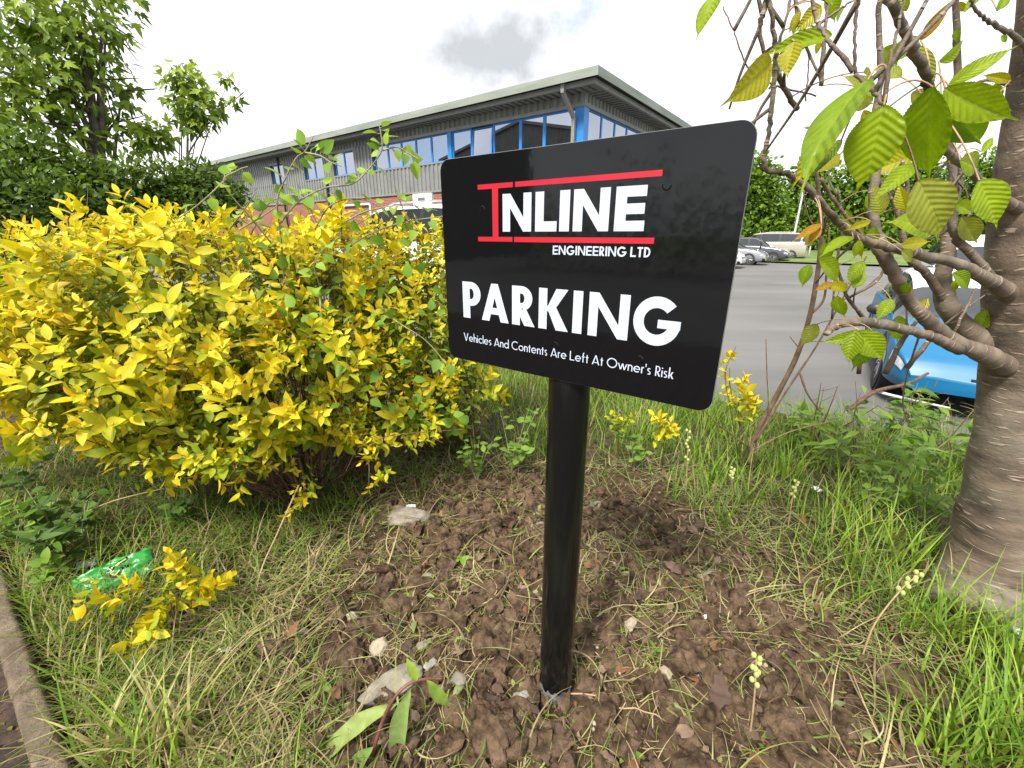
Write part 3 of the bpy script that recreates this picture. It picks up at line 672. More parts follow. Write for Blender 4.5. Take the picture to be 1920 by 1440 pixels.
M['post'] = pmat('black_post_coat', (0.004, 0.004, 0.0042), (0.007, 0.007, 0.007), 12, 0.10, 0.05, 60, spec=0.38, stretch=(3, 3, .3))
M['edge'] = pmat('grey_sign_edge', (0.10, 0.10, 0.10), (0.16, 0.16, 0.155), 30, 0.45)
M['white_v'] = pmat('white_vinyl', (0.50, 0.56, 0.67), (0.46, 0.52, 0.63), 8, 0.35)
M['red_v'] = pmat('red_vinyl', (0.46, 0.012, 0.028), (0.42, 0.010, 0.024), 8, 0.35)
def sgn(u, v, d):           # sign plane -> coordinates under the sign root; d = distance towards the viewer
    q = tdir * (u0 + u) + ndir * (dpl - d)
    return (q[0] - POST[0], q[1] - POST[1], v0 + v - base_z)
def rrect(w_, h_, r, n=8, ins=0.0):
    P = []
    for cx, cy, a0 in ((w_ - r, r, -90), (w_ - r, h_ - r, 0), (r, h_ - r, 90), (r, r, 180)):
        for a in np.linspace(a0, a0 + 90, n): P.append((cx + (r - ins) * math.cos(R(a)), cy + (r - ins) * math.sin(R(a))))
    return P
def plate(mat, name, d0, d1, ins, bev):
    mb = MB(); A = rrect(SW, SH, SR, 8, ins); B = rrect(SW, SH, SR, 8, ins + bev); n = len(A)
    V = [sgn(u, v, d0) for u, v in A] + [sgn(u, v, d1 - bev) for u, v in A] + [sgn(u, v, d1) for u, v in B]
    F = [tuple(range(2 * n, 3 * n)), tuple(range(n))[::-1]]
    for k in range(2):
        for i in range(n): F.append((k * n + i, k * n + (i + 1) % n, (k + 1) * n + (i + 1) % n, (k + 1) * n + i))
    mb.add(V, F); return mb.build(name, mat, sign)
board = plate(M['edge'], 'board', -0.003, 0.0, 0.0, 0.0006)
face = plate(M['gloss'], 'board_face', 0.0001, 0.0007, 0.0008, 0.0004)
# ribs on the back that clip to the post
mb = MB()
for v in (0.09, 0.33):
    a = [sgn(u, v + dv, d) for u in (0.08, 0.52) for dv in (-.014, .014) for d in (-.0032, -.012)]
    mb.add(a, [(0, 1, 3, 2), (4, 6, 7, 5), (0, 4, 5, 1), (2, 3, 7, 6), (0, 2, 6, 4), (1, 5, 7, 3)])
mb.build('back_rail', M['post'], sign)
pr = 0.0455
mb = MB(); zt = v0 + 0.40 - base_z; mb.tube([(0, 0, -.35), (0, 0, -.02), (0, 0, zt), (0, 0, zt + .006), (0, 0, zt + .012)], [pr, pr, pr, pr * .97, pr * .7], 40)
mb.build('post', M['post'], sign, smooth=True)
M['scuff'] = pmat('scuffed_concrete_smear', (0.20, 0.19, 0.17), (0.03, 0.026, 0.022), 55, 0.9, 0.5, 80)
mb = MB(); th = np.linspace(R(175), R(330), 26); Vs = []
for a in th:
    h0 = -.004 + 0.034 * fbm(a * 6, 2.0); Vs += [((pr + .0012) * math.cos(a), (pr + .0012) * math.sin(a), -.03), ((pr + .0012) * math.cos(a), (pr + .0012) * math.sin(a), h0 + .004)]
k = np.arange(25); mb.add(Vs, np.stack([k * 2, k * 2 + 2, k * 2 + 3, k * 2 + 1], -1)); mb.build('scuff_ring', M['scuff'], sign)
for (u, v) in ((.485, .353), (.470, .072), (.297, .072), (.115, .33)):
    mb = MB(); P = [sgn(u + .0075 * math.cos(a), v + .0075 * math.sin(a), .0008) for a in np.linspace(0, 2 * np.pi, 16, endpoint=False)]
    Q = [sgn(u + .0055 * math.cos(a), v + .0055 * math.sin(a), .0015) for a in np.linspace(0, 2 * np.pi, 16, endpoint=False)]
    mb.add(P + Q, [tuple(range(16, 32))] + [(i, (i + 1) % 16, 16 + (i + 1) % 16, 16 + i) for i in range(16)]); mb.build('rivet', M['gloss'], sign)

# ---- lettering: geometric stroke letters, built as thin vinyl shapes
def rc(x0, y0, x1, y1): return [(x0, y0), (x1, y0), (x1, y1), (x0, y1)]
def arc(cx, cy, rx, ry, t, a0, a1, n=None, ty=None):
    ty = t if ty is None else ty
    n = n or max(4, int(abs(a1 - a0) / 10)); A = np.radians(np.linspace(a0, a1, n + 1)); o = []
    for p, q in zip(A[:-1], A[1:]):
        o.append([(cx + rx * math.cos(p), cy + ry * math.sin(p)), (cx + rx * math.cos(q), cy + ry * math.sin(q)), (cx + (rx - t) * math.cos(q), cy + (ry - ty) * math.sin(q)), (cx + (rx - t) * math.cos(p), cy + (ry - ty) * math.sin(p))])
    return o
def glyph(c, t):
    """polygons and advance width, cap height 1, stroke t"""
    xh = 0.64
    if c == 'I': return [rc(0, 0, t, 1)], t
    if c == 'L': return [rc(0, 0, t, 1), rc(t, 0, .40 + t * 1.1, t * .9)], .40 + t * 1.1
    if c == 'E': w_ = .50 + t * .9; return [rc(0, 0, t, 1), rc(t, 0, w_, t * .82), rc(t, 1 - t * .82, w_, 1), rc(t, .5 - t * .41, w_ - .02, .5 + t * .41)], w_
    if c == 'T': w_ = .50 + t * .5; return [rc(0, 1 - t * .85, w_, 1), rc(w_ / 2 - t / 2, 0, w_ / 2 + t / 2, 1 - t * .85)], w_
    if c == 'N': w_ = .68 + t * 1.15; return [rc(0, 0, t * .95, 1), rc(w_ - t * .95, 0, w_, 1), [(0, 1), (t * .98, 1), (w_, 0), (w_ - t * .98, 0)]], w_
    if c == 'A': w_ = .68 + t; k = t * 1.12; return [[(0, 0), (k, 0), (w_ / 2 + k * .42, 1), (w_ / 2 - k * .42, 1)], [(w_ - k, 0), (w_, 0), (w_ / 2 + k * .42, 1), (w_ / 2 - k * .42, 1)], rc(w_ * .26, .19, w_ * .74, .19 + t * .75)], w_
    if c == 'V': w_ = .62 + t; k = t * 1.12; return [[(0, 1), (k, 1), (w_ / 2 + k * .4, 0), (w_ / 2 - k * .4, 0)], [(w_ - k, 1), (w_, 1), (w_ / 2 + k * .4, 0), (w_ / 2 - k * .4, 0)]], w_
    if c == 'K': w_ = .55 + t * 1.2; return [rc(0, 0, t, 1), [(t * .85, .47), (t * .85 + t * .75, .40), (w_ - .03, 1), (w_ - .03 - t * 1.35, 1)], [(t * .95, .56), (w_ - t * 1.42, 0), (w_, 0), (t * 1.1 + t * .6, .70)]], w_
    if c in 'PR':
        ry = .325 if c == 'P' else .305; cy = 1 - ry; x = .14 + t * .6; rx = .14 + t * .72
        g = [rc(0, 0, t, 1), rc(t, 1 - t * .78, x, 1), rc(t, 1 - 2 * ry, x, 1 - 2 * ry + t * .78)] + arc(x, cy, rx, ry, t * .95, -90, 90, None, t * .78); w_ = x + rx
        if c == 'R': g.append([(x - t * .75, 1 - 2 * ry + t * .3), (x + t * .5, 1 - 2 * ry + t * .3), (w_ + t * .32, 0), (w_ - t * .95, 0)]); w_ += t * .3
        return g, w_
    if c == 'D': x = .12 + t * .6; rx = .34 + t * .45; return [rc(0, 0, t, 1), rc(t, 1 - t * .9, x, 1), rc(t, 0, x, t * .9)] + arc(x, .5, rx, .5, t * .9, -90, 90), x + rx
    if c == 'G': rr = .52; return arc(rr, .5, rr, .52, t, 42, 352) + [rc(rr + .03, .5 - t * .32 - .06, 2 * rr - .005, .5 + t * .35 - .04)], 2 * rr
    if c == 'C': rr = .5; return arc(rr, .5, rr, .515, t, 48, 312), rr * 1.72
    if c == 'O': rr = .52; return arc(rr, .5, rr, .515, t, 0, 360), 2 * rr
    h = xh / 2
    if c == 'o': return arc(h, h, h + .01, h + .01, t, 0, 360), 2 * h
    if c == 'c': return arc(h, h, h, h + .01, t, 50, 310), h * 1.7
    if c == 'e': return arc(h, h, h, h + .01, t, 0, 318) + [rc(t * .6, h - t * .36, 2 * h - t * .4, h + t * .36)], 2 * h
    if c == 'd': return arc(h, h, h, h + .01, t, 0, 360) + [rc(2 * h - t, 0, 2 * h, 1.06)], 2 * h
    if c in 'hn': q = .23; return [rc(0, 0, t, 1.06 if c == 'h' else xh)] + arc(q, xh - q, q, q + .01, t, 0, 165) + [rc(2 * q - t, 0, 2 * q, xh - q)], 2 * q
    if c == 'i': return [rc(0, 0, t, xh), rc(0, .80, t, .80 + t)], t
    if c == 'l': return [rc(0, 0, t, 1.06)], t
    if c == 't': return [rc(.09, 0, .09 + t, .86), rc(0, xh - t * .8, .18 + t, xh)], .18 + t
    if c == 'f': return [rc(.09, 0, .09 + t, .86)] + arc(.09 + .17, .86, .17, .2, t, 95, 180) + [rc(0, xh - t * .8, .2 + t, xh)], .24 + t
    if c == 'r': return [rc(0, 0, t, xh)] + arc(.17, xh - .19, .17, .2, t, 55, 170), .27
    if c == 's': q = .165; return arc(q + .01, xh - q, q, q + .01, t * .9, 40, 270, 12) + arc(q + .01, q, q, q + .01, t * .9, -140, 90, 12), 2 * q + .02
    if c == 'w': w_ = .80; k = t * 1.02; x = [0, w_ * .27, w_ * .5, w_ * .73, w_]; g = []
        
    if c == 'w':
        for a, b, ya, yb in ((0, 1, xh, 0), (1, 2, 0, xh), (2, 3, xh, 0), (3, 4, 0, xh)): g.append([(x[a] - k / 2 + t * .4, ya), (x[a] + k / 2 + t * .4, ya), (x[b] + k / 2 + t * .4, yb), (x[b] - k / 2 + t * .4, yb)])
        return g, w_ + t * .6
    if c == 'k': return [rc(0, 0, t, 1.06), [(t * .8, .28), (t * 1.9, .28), (.40, xh), (.40 - t * 1.25, xh)], [(t * 1.0, .36), (t * 2.1, .40), (.45, 0), (.45 - t * 1.3, 0)]], .44
    if c == "'": return [[(0, 1), (t, 1), (t * .8, .70), (t * .2, .70)]], t
    return [], .30
def layout(text, t, gap): 
    out_ = []; x = 0
    for ch in text:
        g, w_ = glyph(ch, t)
        if ch == ' ': x += .30; continue
        out_.append((g, x)); x += w_ + gap
    return out_, x - gap
def lettering(name, text, U0, U1, V0, V1, t, gap, mat, d=0.0010, spans=None):
    mb = MB(); h = V1 - V0; k = 0
    if spans is None: items, W_ = layout(text, t, gap); s = (U1 - U0) / W_; items = [(g, U0 + x * s, s) for g, x in items]
    else:
        items = []
        for ch, (a, b) in zip(text, spans): g, w_ = glyph(ch, t); items.append((g, a, (b - a) / w_))
    for g, x, s in items:
        for q in g:
            dd = d + 0.000012 * (k % 9); k += 1
            P = [sgn(x + px_ * s, V0 + py_ * h, dd) for px_, py_ in q]
            ar = sum(q[i][0] * q[(i + 1) % len(q)][1] - q[(i + 1) % len(q)][0] * q[i][1] for i in range(len(q)))
            mb.add(P, [tuple(range(len(q))) if ar > 0 else tuple(range(len(q)))[::-1]])
    return mb.build(name, mat, sign)
mm = 0.001
lettering('logo_lettering', 'NLINE', 0, 0, .287, .356, .285, 0, M['white_v'], spans=[(.167, .235), (.244, .291), (.2965, .317), (.3245, .393), (.403, .455)])
lettering('company_lettering', 'ENGINEERING LTD', .2845, .470, .2462, .2622, .195, .11, M['white_v'])
lettering('parking_lettering', 'PARKING', 0, 0, .1025, .183, .238, 0, M['white_v'], spans=[(.0525, .105), (.107, .181), (.190, .2465), (.256, .324), (.333, .353), (.366, .444), (.452, .533)])
lettering('notice_lettering', "Vehicles And Contents Are Left At Owner's Risk", .051, .532, .0475, .0660, .108, .085, M['white_v'])
def bars(name, rects):
    mb = MB()
    for k, (a, b, c, d_) in enumerate(rects): mb.add([sgn(x * mm, y * mm, .0010 + .00001 * k) for x, y in rc(a, c, b, d_)], [(0, 1, 2, 3)])
    return mb.build(name, M['red_v'], sign)
bars('red_beam', [(104, 192, 367, 376), (141, 156, 277, 367), (102, 191, 268, 277)])
bars('red_rule', [(197, 476, 367, 376)]); bars('red_rule', [(195, 474, 267.5, 277)])
# ------------------------------------------------------------------ leaves
def norm(v): v = np.asarray(v, float); return v / (np.linalg.norm(v, axis=-1, keepdims=True) + 1e-9)
def T_lance(n=4, wid=0.42, fold=0.25, curl=0.18, peak=0.85):
    """pointed oval leaf, unit length along y; columns left / midrib / right"""
    V = [(0, 0, 0)]; F = []
    for i in range(1, n):
        y = i / n; w_ = wid / 2 * (math.sin(math.pi * y ** peak)) ** 0.9; z = -curl * y * y
        V += [(-w_, y, z + fold * w_), (0, y, z), (w_, y, z + fold * w_)]
    V.append((0, 1, -curl)); L = len(V) - 1
    F += [(0, 2, 1), (0, 3, 2)]
    for i in range(n - 2):
        a = 1 + 3 * i; F += [(a, a + 1, a + 4), (a, a + 4, a + 3), (a + 1, a + 2, a + 5), (a + 1, a + 5, a + 4)]
    a = 1 + 3 * (n - 2); F += [(a, a + 1, L), (a + 1, a + 2, L)]
    return np.array(V, float), np.array(F)
def T_diamond(wid=0.5): return np.array([(0, 0, 0), (-wid / 2, .5, .06), (wid / 2, .5, .06), (0, 1, -.05)], float), np.array([(0, 2, 1), (1, 2, 3)])
def T_maple():
    pts = [(0, 0)]
    for a, r in ((-75, .42), (-62, .30), (-50, .62), (-38, .50), (-30, .38), (-14, .60), (0, 1.0), (14, .60), (30, .38), (38, .50), (50, .62), (62, .30), (75, .42)): pts.append((r * math.sin(R(a)), r * math.cos(R(a))))
    V = np.array([(x, y, .10 * abs(x) - .15 * y * y) for x, y in pts]); k = np.arange(1, len(V) - 1)
    return V, np.stack([np.zeros_like(k), k + 1, k], -1)
def T_heart(n=4):
    V, F = T_lance(5, 0.72, .22, .2, 0.62); return V, F
def T_cherry(seed):
    """broad pleated serrated leaf with drip tip"""
    q = np.random.default_rng(seed); ny, nx = 72, 13; V = []; curl = q.uniform(.12, .38); side = q.uniform(-.10, .10); fold = q.uniform(.10, .35)
    for i in range(ny + 1):
        y = i / ny; w_ = 0.24 * math.sin(math.pi * min(1, (y / .87)) ** .86) ** .85 if y < .86 else 0
        w_ = max(w_, .034 * (1 - y) / .2 if y > .78 else 0, .002)
        for j in range(nx):
            u = -1 + 2 * j / (nx - 1); x = u * w_
            if abs(u) == 1: x += math.copysign(.009 * (1 if i % 2 else -.4), u) * (w_ > .03)
            yy = y - (.006 if i % 2 and abs(u) == 1 else 0)
            z = fold * abs(x) - curl * y ** 2 + .0115 * math.cos(2 * math.pi * (y * 9 - abs(u) * 2.6)) * min(1, w_ / .12) * (.35 + .65 * abs(u)) * (abs(u) < .99) - .010 * (j == nx // 2) + side * y * y * .4
            V.append((x + side * y * y, yy, z))
    F = []
    for i in range(ny):
        for j in range(nx - 1):
            a = i * nx + j; F.append((a, a + 1, a + nx + 1, a + nx))
    return np.array(V), np.array(F)
def leaf_cols(tv, col):
    """slightly paler midrib: colours for a template"""
    return np.broadcast_to(np.asarray(col, float), (len(tv), 3))
def frames(D, Nn):
    D = norm(D); X = norm(np.cross(D, Nn)); Z = np.cross(X, D); return X, D, Z
def emit(parent, name, stuff_name, P, D, Nn, L, C, T, mat, n_obj=0, stuff_label=None):
    """leaf set: the n_obj that show largest become leaf objects, the rest one mesh"""
    P = np.asarray(P, float); L = np.broadcast_to(np.asarray(L, float), (len(P),)); C = np.asarray(C, float)
    X, Yv, Z = frames(np.asarray(D, float), np.asarray(Nn, float)); tv, tf = T
    # parent is an Empty without rotation: keep leaves in its frame
    off = np.array(parent.location) if parent is not None else np.zeros(3)
    idx = np.zeros(len(P), bool)
    if n_obj:
        rel = P - np.array([0, 0, CAMZ]); dep = rel[:, 1] * CP - rel[:, 2] * SP; px_ = 960 + FPX * rel[:, 0] / np.maximum(dep, .05); py_ = 720 - FPX * (rel[:, 1] * SP + rel[:, 2] * CP) / np.maximum(dep, .05)
        face = np.abs(np.sum(Z * norm(rel), 1)) * .7 + .3
        score = np.where((dep > .1) & (px_ > -20) & (px_ < 1940) & (py_ > -20) & (py_ < 1460), L * face / np.maximum(dep, .1), 0)
        idx[np.argsort(-score)[:min(n_obj, len(P))]] = True
    if idx.any():
        K = 14; Ci = C[idx]; q = np.argsort(Ci[:, 0] - Ci[:, 1] * .7); groups = np.array_split(q, min(K, len(q)))
        Pi, Li, Xi, Yi, Zi = P[idx], L[idx], X[idx], Yv[idx], Z[idx]
        for g in groups:
            me = np_mesh(name, tv, tf, mat, np.broadcast_to(Ci[g].mean(0), (len(tv), 3)))
            for i in g:
                o = link(name, me, parent); o.matrix_local = Matrix(((Xi[i][0] * Li[i], Yi[i][0] * Li[i], Zi[i][0] * Li[i], Pi[i][0] - off[0]), (Xi[i][1] * Li[i], Yi[i][1] * Li[i], Zi[i][1] * Li[i], Pi[i][1] - off[1]), (Xi[i][2] * Li[i], Yi[i][2] * Li[i], Zi[i][2] * Li[i], Pi[i][2] - off[2]), (0, 0, 0, 1)))
    r = ~idx
    if r.any():
        Pr, Lr = P[r] - off, L[r]
        V = Pr[:, None, :] + Lr[:, None, None] * (tv[None, :, 0:1] * X[r][:, None, :] + tv[None, :, 1:2] * Yv[r][:, None, :] + tv[None, :, 2:3] * Z[r][:, None, :])
        F = (tf[None] + (np.arange(len(Pr)) * len(tv))[:, None, None]).reshape(-1, tf.shape[1])
        o = link(stuff_name, np_mesh(stuff_name, V.reshape(-1, 3), F, mat, np.repeat(C[r], len(tv), 0)), parent); o['kind'] = 'stuff'
def rand_dir(n): v = rng.normal(size=(n, 3)); return norm(v)
def mixc(a, b, t): t = np.asarray(t)[:, None]; return np.asarray(a) * (1 - t) + np.asarray(b) * t
def bez(a, b, c, n=6):
    t = np.linspace(0, 1, n)[:, None]; return a * (1 - t) ** 2 + 2 * b * t * (1 - t) + c * t * t

# ------------------------------------------------------------------ golden shrub
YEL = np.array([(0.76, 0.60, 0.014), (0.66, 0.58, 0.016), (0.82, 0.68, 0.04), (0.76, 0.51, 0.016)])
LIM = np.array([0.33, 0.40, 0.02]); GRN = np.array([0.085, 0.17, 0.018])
def rosette(p, d, L, n, spread, low):
    """leaves spiralling round the end of a twig; returns P, D, N, L, colour mix"""
    k = np.arange(n); az = k * 2.4 + rng.uniform(0, 6.3); tt = k / max(1, n - 1)
    a = np.array([1, 0, 0]) if abs(d[0]) < .8 else np.array([0, 1, 0]); u = norm(np.cross(d, a)); w_ = np.cross(d, u)
    rad = np.cos(az)[:, None] * u + np.sin(az)[:, None] * w_
    el = R(28) + (R(82) - R(28)) * tt ** .7 + rng.normal(0, .18, n)
    D = norm(np.cos(el)[:, None] * d + np.sin(el)[:, None] * rad); Nn = norm(np.sin(el)[:, None] * d - np.cos(el)[:, None] * rad) + rng.normal(0, .25, (n, 3))
    P = p - d * (tt * spread)[:, None]; Ls = L * (0.55 + 0.55 * np.sin(np.pi * (0.18 + .75 * tt))) * rng.uniform(.85, 1.15, n)
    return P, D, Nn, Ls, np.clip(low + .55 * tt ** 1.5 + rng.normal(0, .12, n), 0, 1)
def shrub_leaves(points, dirs, sizes, lows, nl=(8, 13), spread=(.09, .17)):
    out_ = [[], [], [], [], []]
    for p, d, s, lo in zip(points, dirs, sizes, lows):
        for o_, q in zip(out_, rosette(p, d, s, rng.integers(*nl), rng.uniform(*spread), lo)): o_.append(q)
    P, D, Nn, L, mixv = [np.concatenate(q) for q in out_]
    base = YEL[rng.integers(0, 4, len(P))] * rng.uniform(.85, 1.12, (len(P), 1))
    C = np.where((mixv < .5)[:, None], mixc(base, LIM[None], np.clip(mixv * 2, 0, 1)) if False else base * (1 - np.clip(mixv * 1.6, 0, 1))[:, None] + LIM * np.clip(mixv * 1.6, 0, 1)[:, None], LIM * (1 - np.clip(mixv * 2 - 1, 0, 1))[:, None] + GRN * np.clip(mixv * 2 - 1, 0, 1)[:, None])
    return P, D, Nn, L, C
# mounds of the crown: centre (pixel, distance) and radii
mounds = [((70, 600), 1.75, (.55, .42, .33)), ((330, 590), 1.75, (.46, .42, .40)), ((300, 535), 2.15, (.55, .45, .36)), ((600, 575), 2.15, (.50, .45, .42)), ((760, 610), 2.25, (.46, .42, .38)),
          ((650, 525), 2.4, (.32, .4, .34)), ((420, 790), 1.50, (.22, .24, .22)), ((200, 700), 1.5, (.34, .3, .24)), ((560, 700), 1.75, (.38, .32, .3)), ((820, 525), 2.5, (.4, .35, .3)), ((-120, 590), 1.8, (.4, .4, .33)),
          ((740, 530), 2.5, (.45, .3, .26)), ((480, 540), 2.2, (.4, .35, .36)), ((700, 740), 2.0, (.40, .3, .26)), ((820, 700), 2.2, (.34, .3, .3)), ((120, 560), 2.2, (.5, .4, .28)), ((320, 760), 1.62, (.3, .25, .2))]
cen = np.array([at(c[0], c[1], Y) for c, Y, r in mounds]); rad = np.array([r for c, Y, r in mounds])
pts, drs, szs, lows = [], [], [], []
tries = 0
nrm_total = 1500
wsum = np.array([r[0] * r[2] + r[0] * r[1] for r in rad]); wsum = wsum / wsum.sum()
while len(pts) < nrm_total and tries < 90000:
    tries += 1; k = rng.choice(len(cen), p=wsum); n_ = norm(rng.normal(size=3)); n_[1] -= .35 * rng.random(); n_ = norm(n_)
    depth = rng.choice([1.0, .86, .7], p=[.56, .27, .17]) * rng.uniform(.93, 1.09)
    lump = 1 + .38 * (fbm(n_[0] * 2.5 + k * 9, n_[2] * 2.5 + n_[1]) - .47) * 2
    p_ = cen[k] + n_ * rad[k] * depth * lump
    ins = np.sum(((p_ - cen) / rad) ** 2, 1); ins[k] = 9
    if ins.min() < .5: continue
    if vnoise(p_[0] * 6.5 + 3, p_[2] * 6.5 + p_[1] * 2) < .27 and rng.random() < .85: continue      # gaps between the sprays
    if n_[1] > .55 and rng.random() < .75: continue            # thin out the side nobody sees
    if p_[2] < .60 and rng.random() < .5: continue
    d_ = norm(n_ * .75 + np.array([0, -.12, .62]) + rng.normal(0, .3, 3))
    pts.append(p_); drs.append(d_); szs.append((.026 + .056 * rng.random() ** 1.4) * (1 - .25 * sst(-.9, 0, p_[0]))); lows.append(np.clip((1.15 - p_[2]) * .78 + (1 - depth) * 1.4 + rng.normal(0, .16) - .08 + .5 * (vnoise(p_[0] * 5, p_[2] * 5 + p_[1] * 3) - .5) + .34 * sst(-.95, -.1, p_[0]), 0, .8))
# upright shoots on the top and hanging sprays in front
def spray(path, n, size, low, jit=.02):
    P = smooth_path([at(*q) for q in path], 5); s = np.linspace(.25, 1, n)
    for q in s:
        i = min(len(P) - 2, int(q * (len(P) - 1))); d_ = norm(P[i + 1] - P[i]) * .8 + np.array([0, 0, .35]) + rng.normal(0, .28, 3)
        pts.append(P[i] + rng.normal(0, jit, 3)); drs.append(norm(d_)); szs.append(size * rng.uniform(.8, 1.15)); lows.append(low)
    return P
sprays = []
for args in [([(300, 800, 1.5), (400, 830, 1.42), (440, 880, 1.36), (430, 930, 1.33)], 7, .054, .12), ([(330, 800, 1.5), (310, 850, 1.4), (285, 890, 1.35)], 5, .06, .1), ([(600, 780, 1.75), (680, 830, 1.62), (740, 815, 1.58), (870, 805, 1.6)], 9, .043, .12),
             ([(660, 800, 1.7), (690, 860, 1.58), (690, 925, 1.52)], 8, .036, .05), ([(560, 860, 1.62), (570, 920, 1.5), (530, 975, 1.4)], 7, .034, .12), ([(250, 800, 1.5), (200, 840, 1.42), (160, 850, 1.4)], 5, .044, .1), ([(560, 640, 1.6), (520, 680, 1.5), (500, 720, 1.42)], 5, .056, .04),
             ([(380, 640, 1.5), (400, 650, 1.38), (410, 655, 1.3)], 4, .056, .02), ([(230, 650, 1.5), (220, 690, 1.38), (210, 700, 1.3)], 4, .056, .02), ([(310, 640, 1.5), (300, 640, 1.38)], 3, .055, .04), ([(110, 640, 1.5), (60, 740, 1.45), (45, 760, 1.42)], 5, .05, .05),
             ([(120, 760, 1.5), (140, 800, 1.42), (120, 830, 1.38)], 5, .04, .15), ([(480, 820, 1.6), (500, 860, 1.5), (520, 890, 1.45)], 6, .036, .2), ([(740, 760, 1.9), (770, 800, 1.8), (830, 830, 1.75)], 7, .034, .2), ([(640, 740, 1.75), (640, 790, 1.65), (620, 820, 1.6)], 6, .036, .25), ([(20, 700, 1.5), (10, 760, 1.42)], 4, .045, .1), ([(370, 840, 1.5), (350, 880, 1.42), (370, 920, 1.38)], 6, .05, .15), ([(560, 420, 2.1), (565, 395, 2.1)], 3, .045, .1), ([(800, 440, 2.3), (815, 425, 2.3)], 3, .045, .1), ([(200, 470, 1.7), (205, 430, 1.68)], 4, .05, .0), ([(60, 470, 1.6), (40, 445, 1.58)], 4, .05, .0), ([(640, 450, 2.0), (640, 400, 2.0), (635, 372, 2.0)], 5, .055, .0), ([(130, 430, 1.7), (128, 410, 1.7), (140, 400, 1.68)], 3, .055, .0), ([(300, 410, 1.9), (290, 385, 1.9)], 3, .06, .0), ([(430, 420, 1.9), (400, 395, 1.9)], 3, .055, .05), ([(700, 430, 2.1), (720, 415, 2.1)], 3, .05, .1)]:
    sprays.append(spray(*args))
for k in range(30):       # arching sprays in front of the crown and along its foot
    x_, y_ = rng.uniform(0, 800), rng.uniform(560, 850); Yd = 1.42 + .5 * x_ / 840; dx = rng.normal(0, 55); sprays.append(spray([(x_, y_ - 30, Yd + .2), (x_ + dx * .5, y_ - 25, Yd + .06), (x_ + dx, y_ + rng.uniform(0, 45), Yd - .04)], 5, rng.uniform(.03, .055), rng.uniform(0, .3), .01))
for k in range(34):       # wispy shoots above the crown
    x_, y_ = rng.uniform(10, 840), rng.uniform(425, 480); Yd = 1.7 + .7 * x_ / 840; sprays.append(spray([(x_, y_ + 40, Yd), (x_ + rng.normal(0, 12), y_ + 5, Yd), (x_ + rng.normal(0, 30), y_ - rng.uniform(12, 45), Yd)], 4, rng.uniform(.022, .045), rng.uniform(0, .25), .008))
P, D, Nn, L, C = shrub_leaves(pts, drs, szs, lows)
gs_c = at(420, 900, 2.0); gs = empty('golden_shrub', (gs_c[0], gs_c[1], float(gz(gs_c[0], gs_c[1])))); tag(gs, 'large golden yellow leafed shrub filling the bed left of the sign', 'shrub')
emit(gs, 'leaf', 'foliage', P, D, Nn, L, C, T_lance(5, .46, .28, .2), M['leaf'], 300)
nf = 5200; kf = rng.choice(len(cen), nf, p=wsum); df = rand_dir(nf); Pf = cen[kf] + df * rad[kf] * (rng.uniform(.25, .86, nf))[:, None]; Pf = Pf[Pf[:, 2] > .62]; nf = len(Pf)
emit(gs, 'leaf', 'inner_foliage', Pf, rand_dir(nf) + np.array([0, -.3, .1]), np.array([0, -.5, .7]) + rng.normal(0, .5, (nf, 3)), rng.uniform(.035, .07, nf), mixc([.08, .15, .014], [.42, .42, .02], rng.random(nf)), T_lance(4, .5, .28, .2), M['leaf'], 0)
off = np.array(gs.location)
mb = MB()
roots = [np.array([x, y, 0.0]) for x, y in [(-1.5, 1.9), (-1.15, 2.0), (-.85, 2.05), (-.55, 2.3), (-.3, 2.4), (-1.9, 2.0), (-1.0, 1.8)]]
for r_ in roots: r_[2] = float(gz(r_[0], r_[1])) - .02
for p_, d_ in zip(pts, drs):
    if rng.random() > .36 or p_[0] < -1.55: continue
    i = np.argmin([np.hypot(p_[0] - q[0], p_[1] - q[1]) + rng.uniform(0, .35) for q in roots]); a = roots[i] + rng.normal(0, .05, 3) * np.array([1, 1, 0]); b_ = p_ - d_ * rng.uniform(.25, .5); b_[2] = max(b_[2], a[2] + .1)
    mb.tube(bez(a, b_, p_, 7) - off + np.concatenate([np.zeros((1, 3)), rng.normal(0, .008, (5, 3)), np.zeros((1, 3))]), np.linspace(.0036, .0010, 7), 4, False)
for S in sprays: mb.tube(S - off, np.linspace(.0032, .0012, len(S)), 5, False)
for k in range(130):           # bare wiry twigs
    i = rng.integers(len(pts)); a = pts[i] - drs[i] * .1; b_ = a + norm(drs[i] + rng.normal(0, .6, 3)) * rng.uniform(.1, .34); mb.tube(bez(a, (a + b_) / 2 + rng.normal(0, .03, 3), b_, 6) - off, np.linspace(.0016, .0008, 6), 4, False)
mb.build('stems', M['twig'], gs, smooth=True)['kind'] = 'stuff'

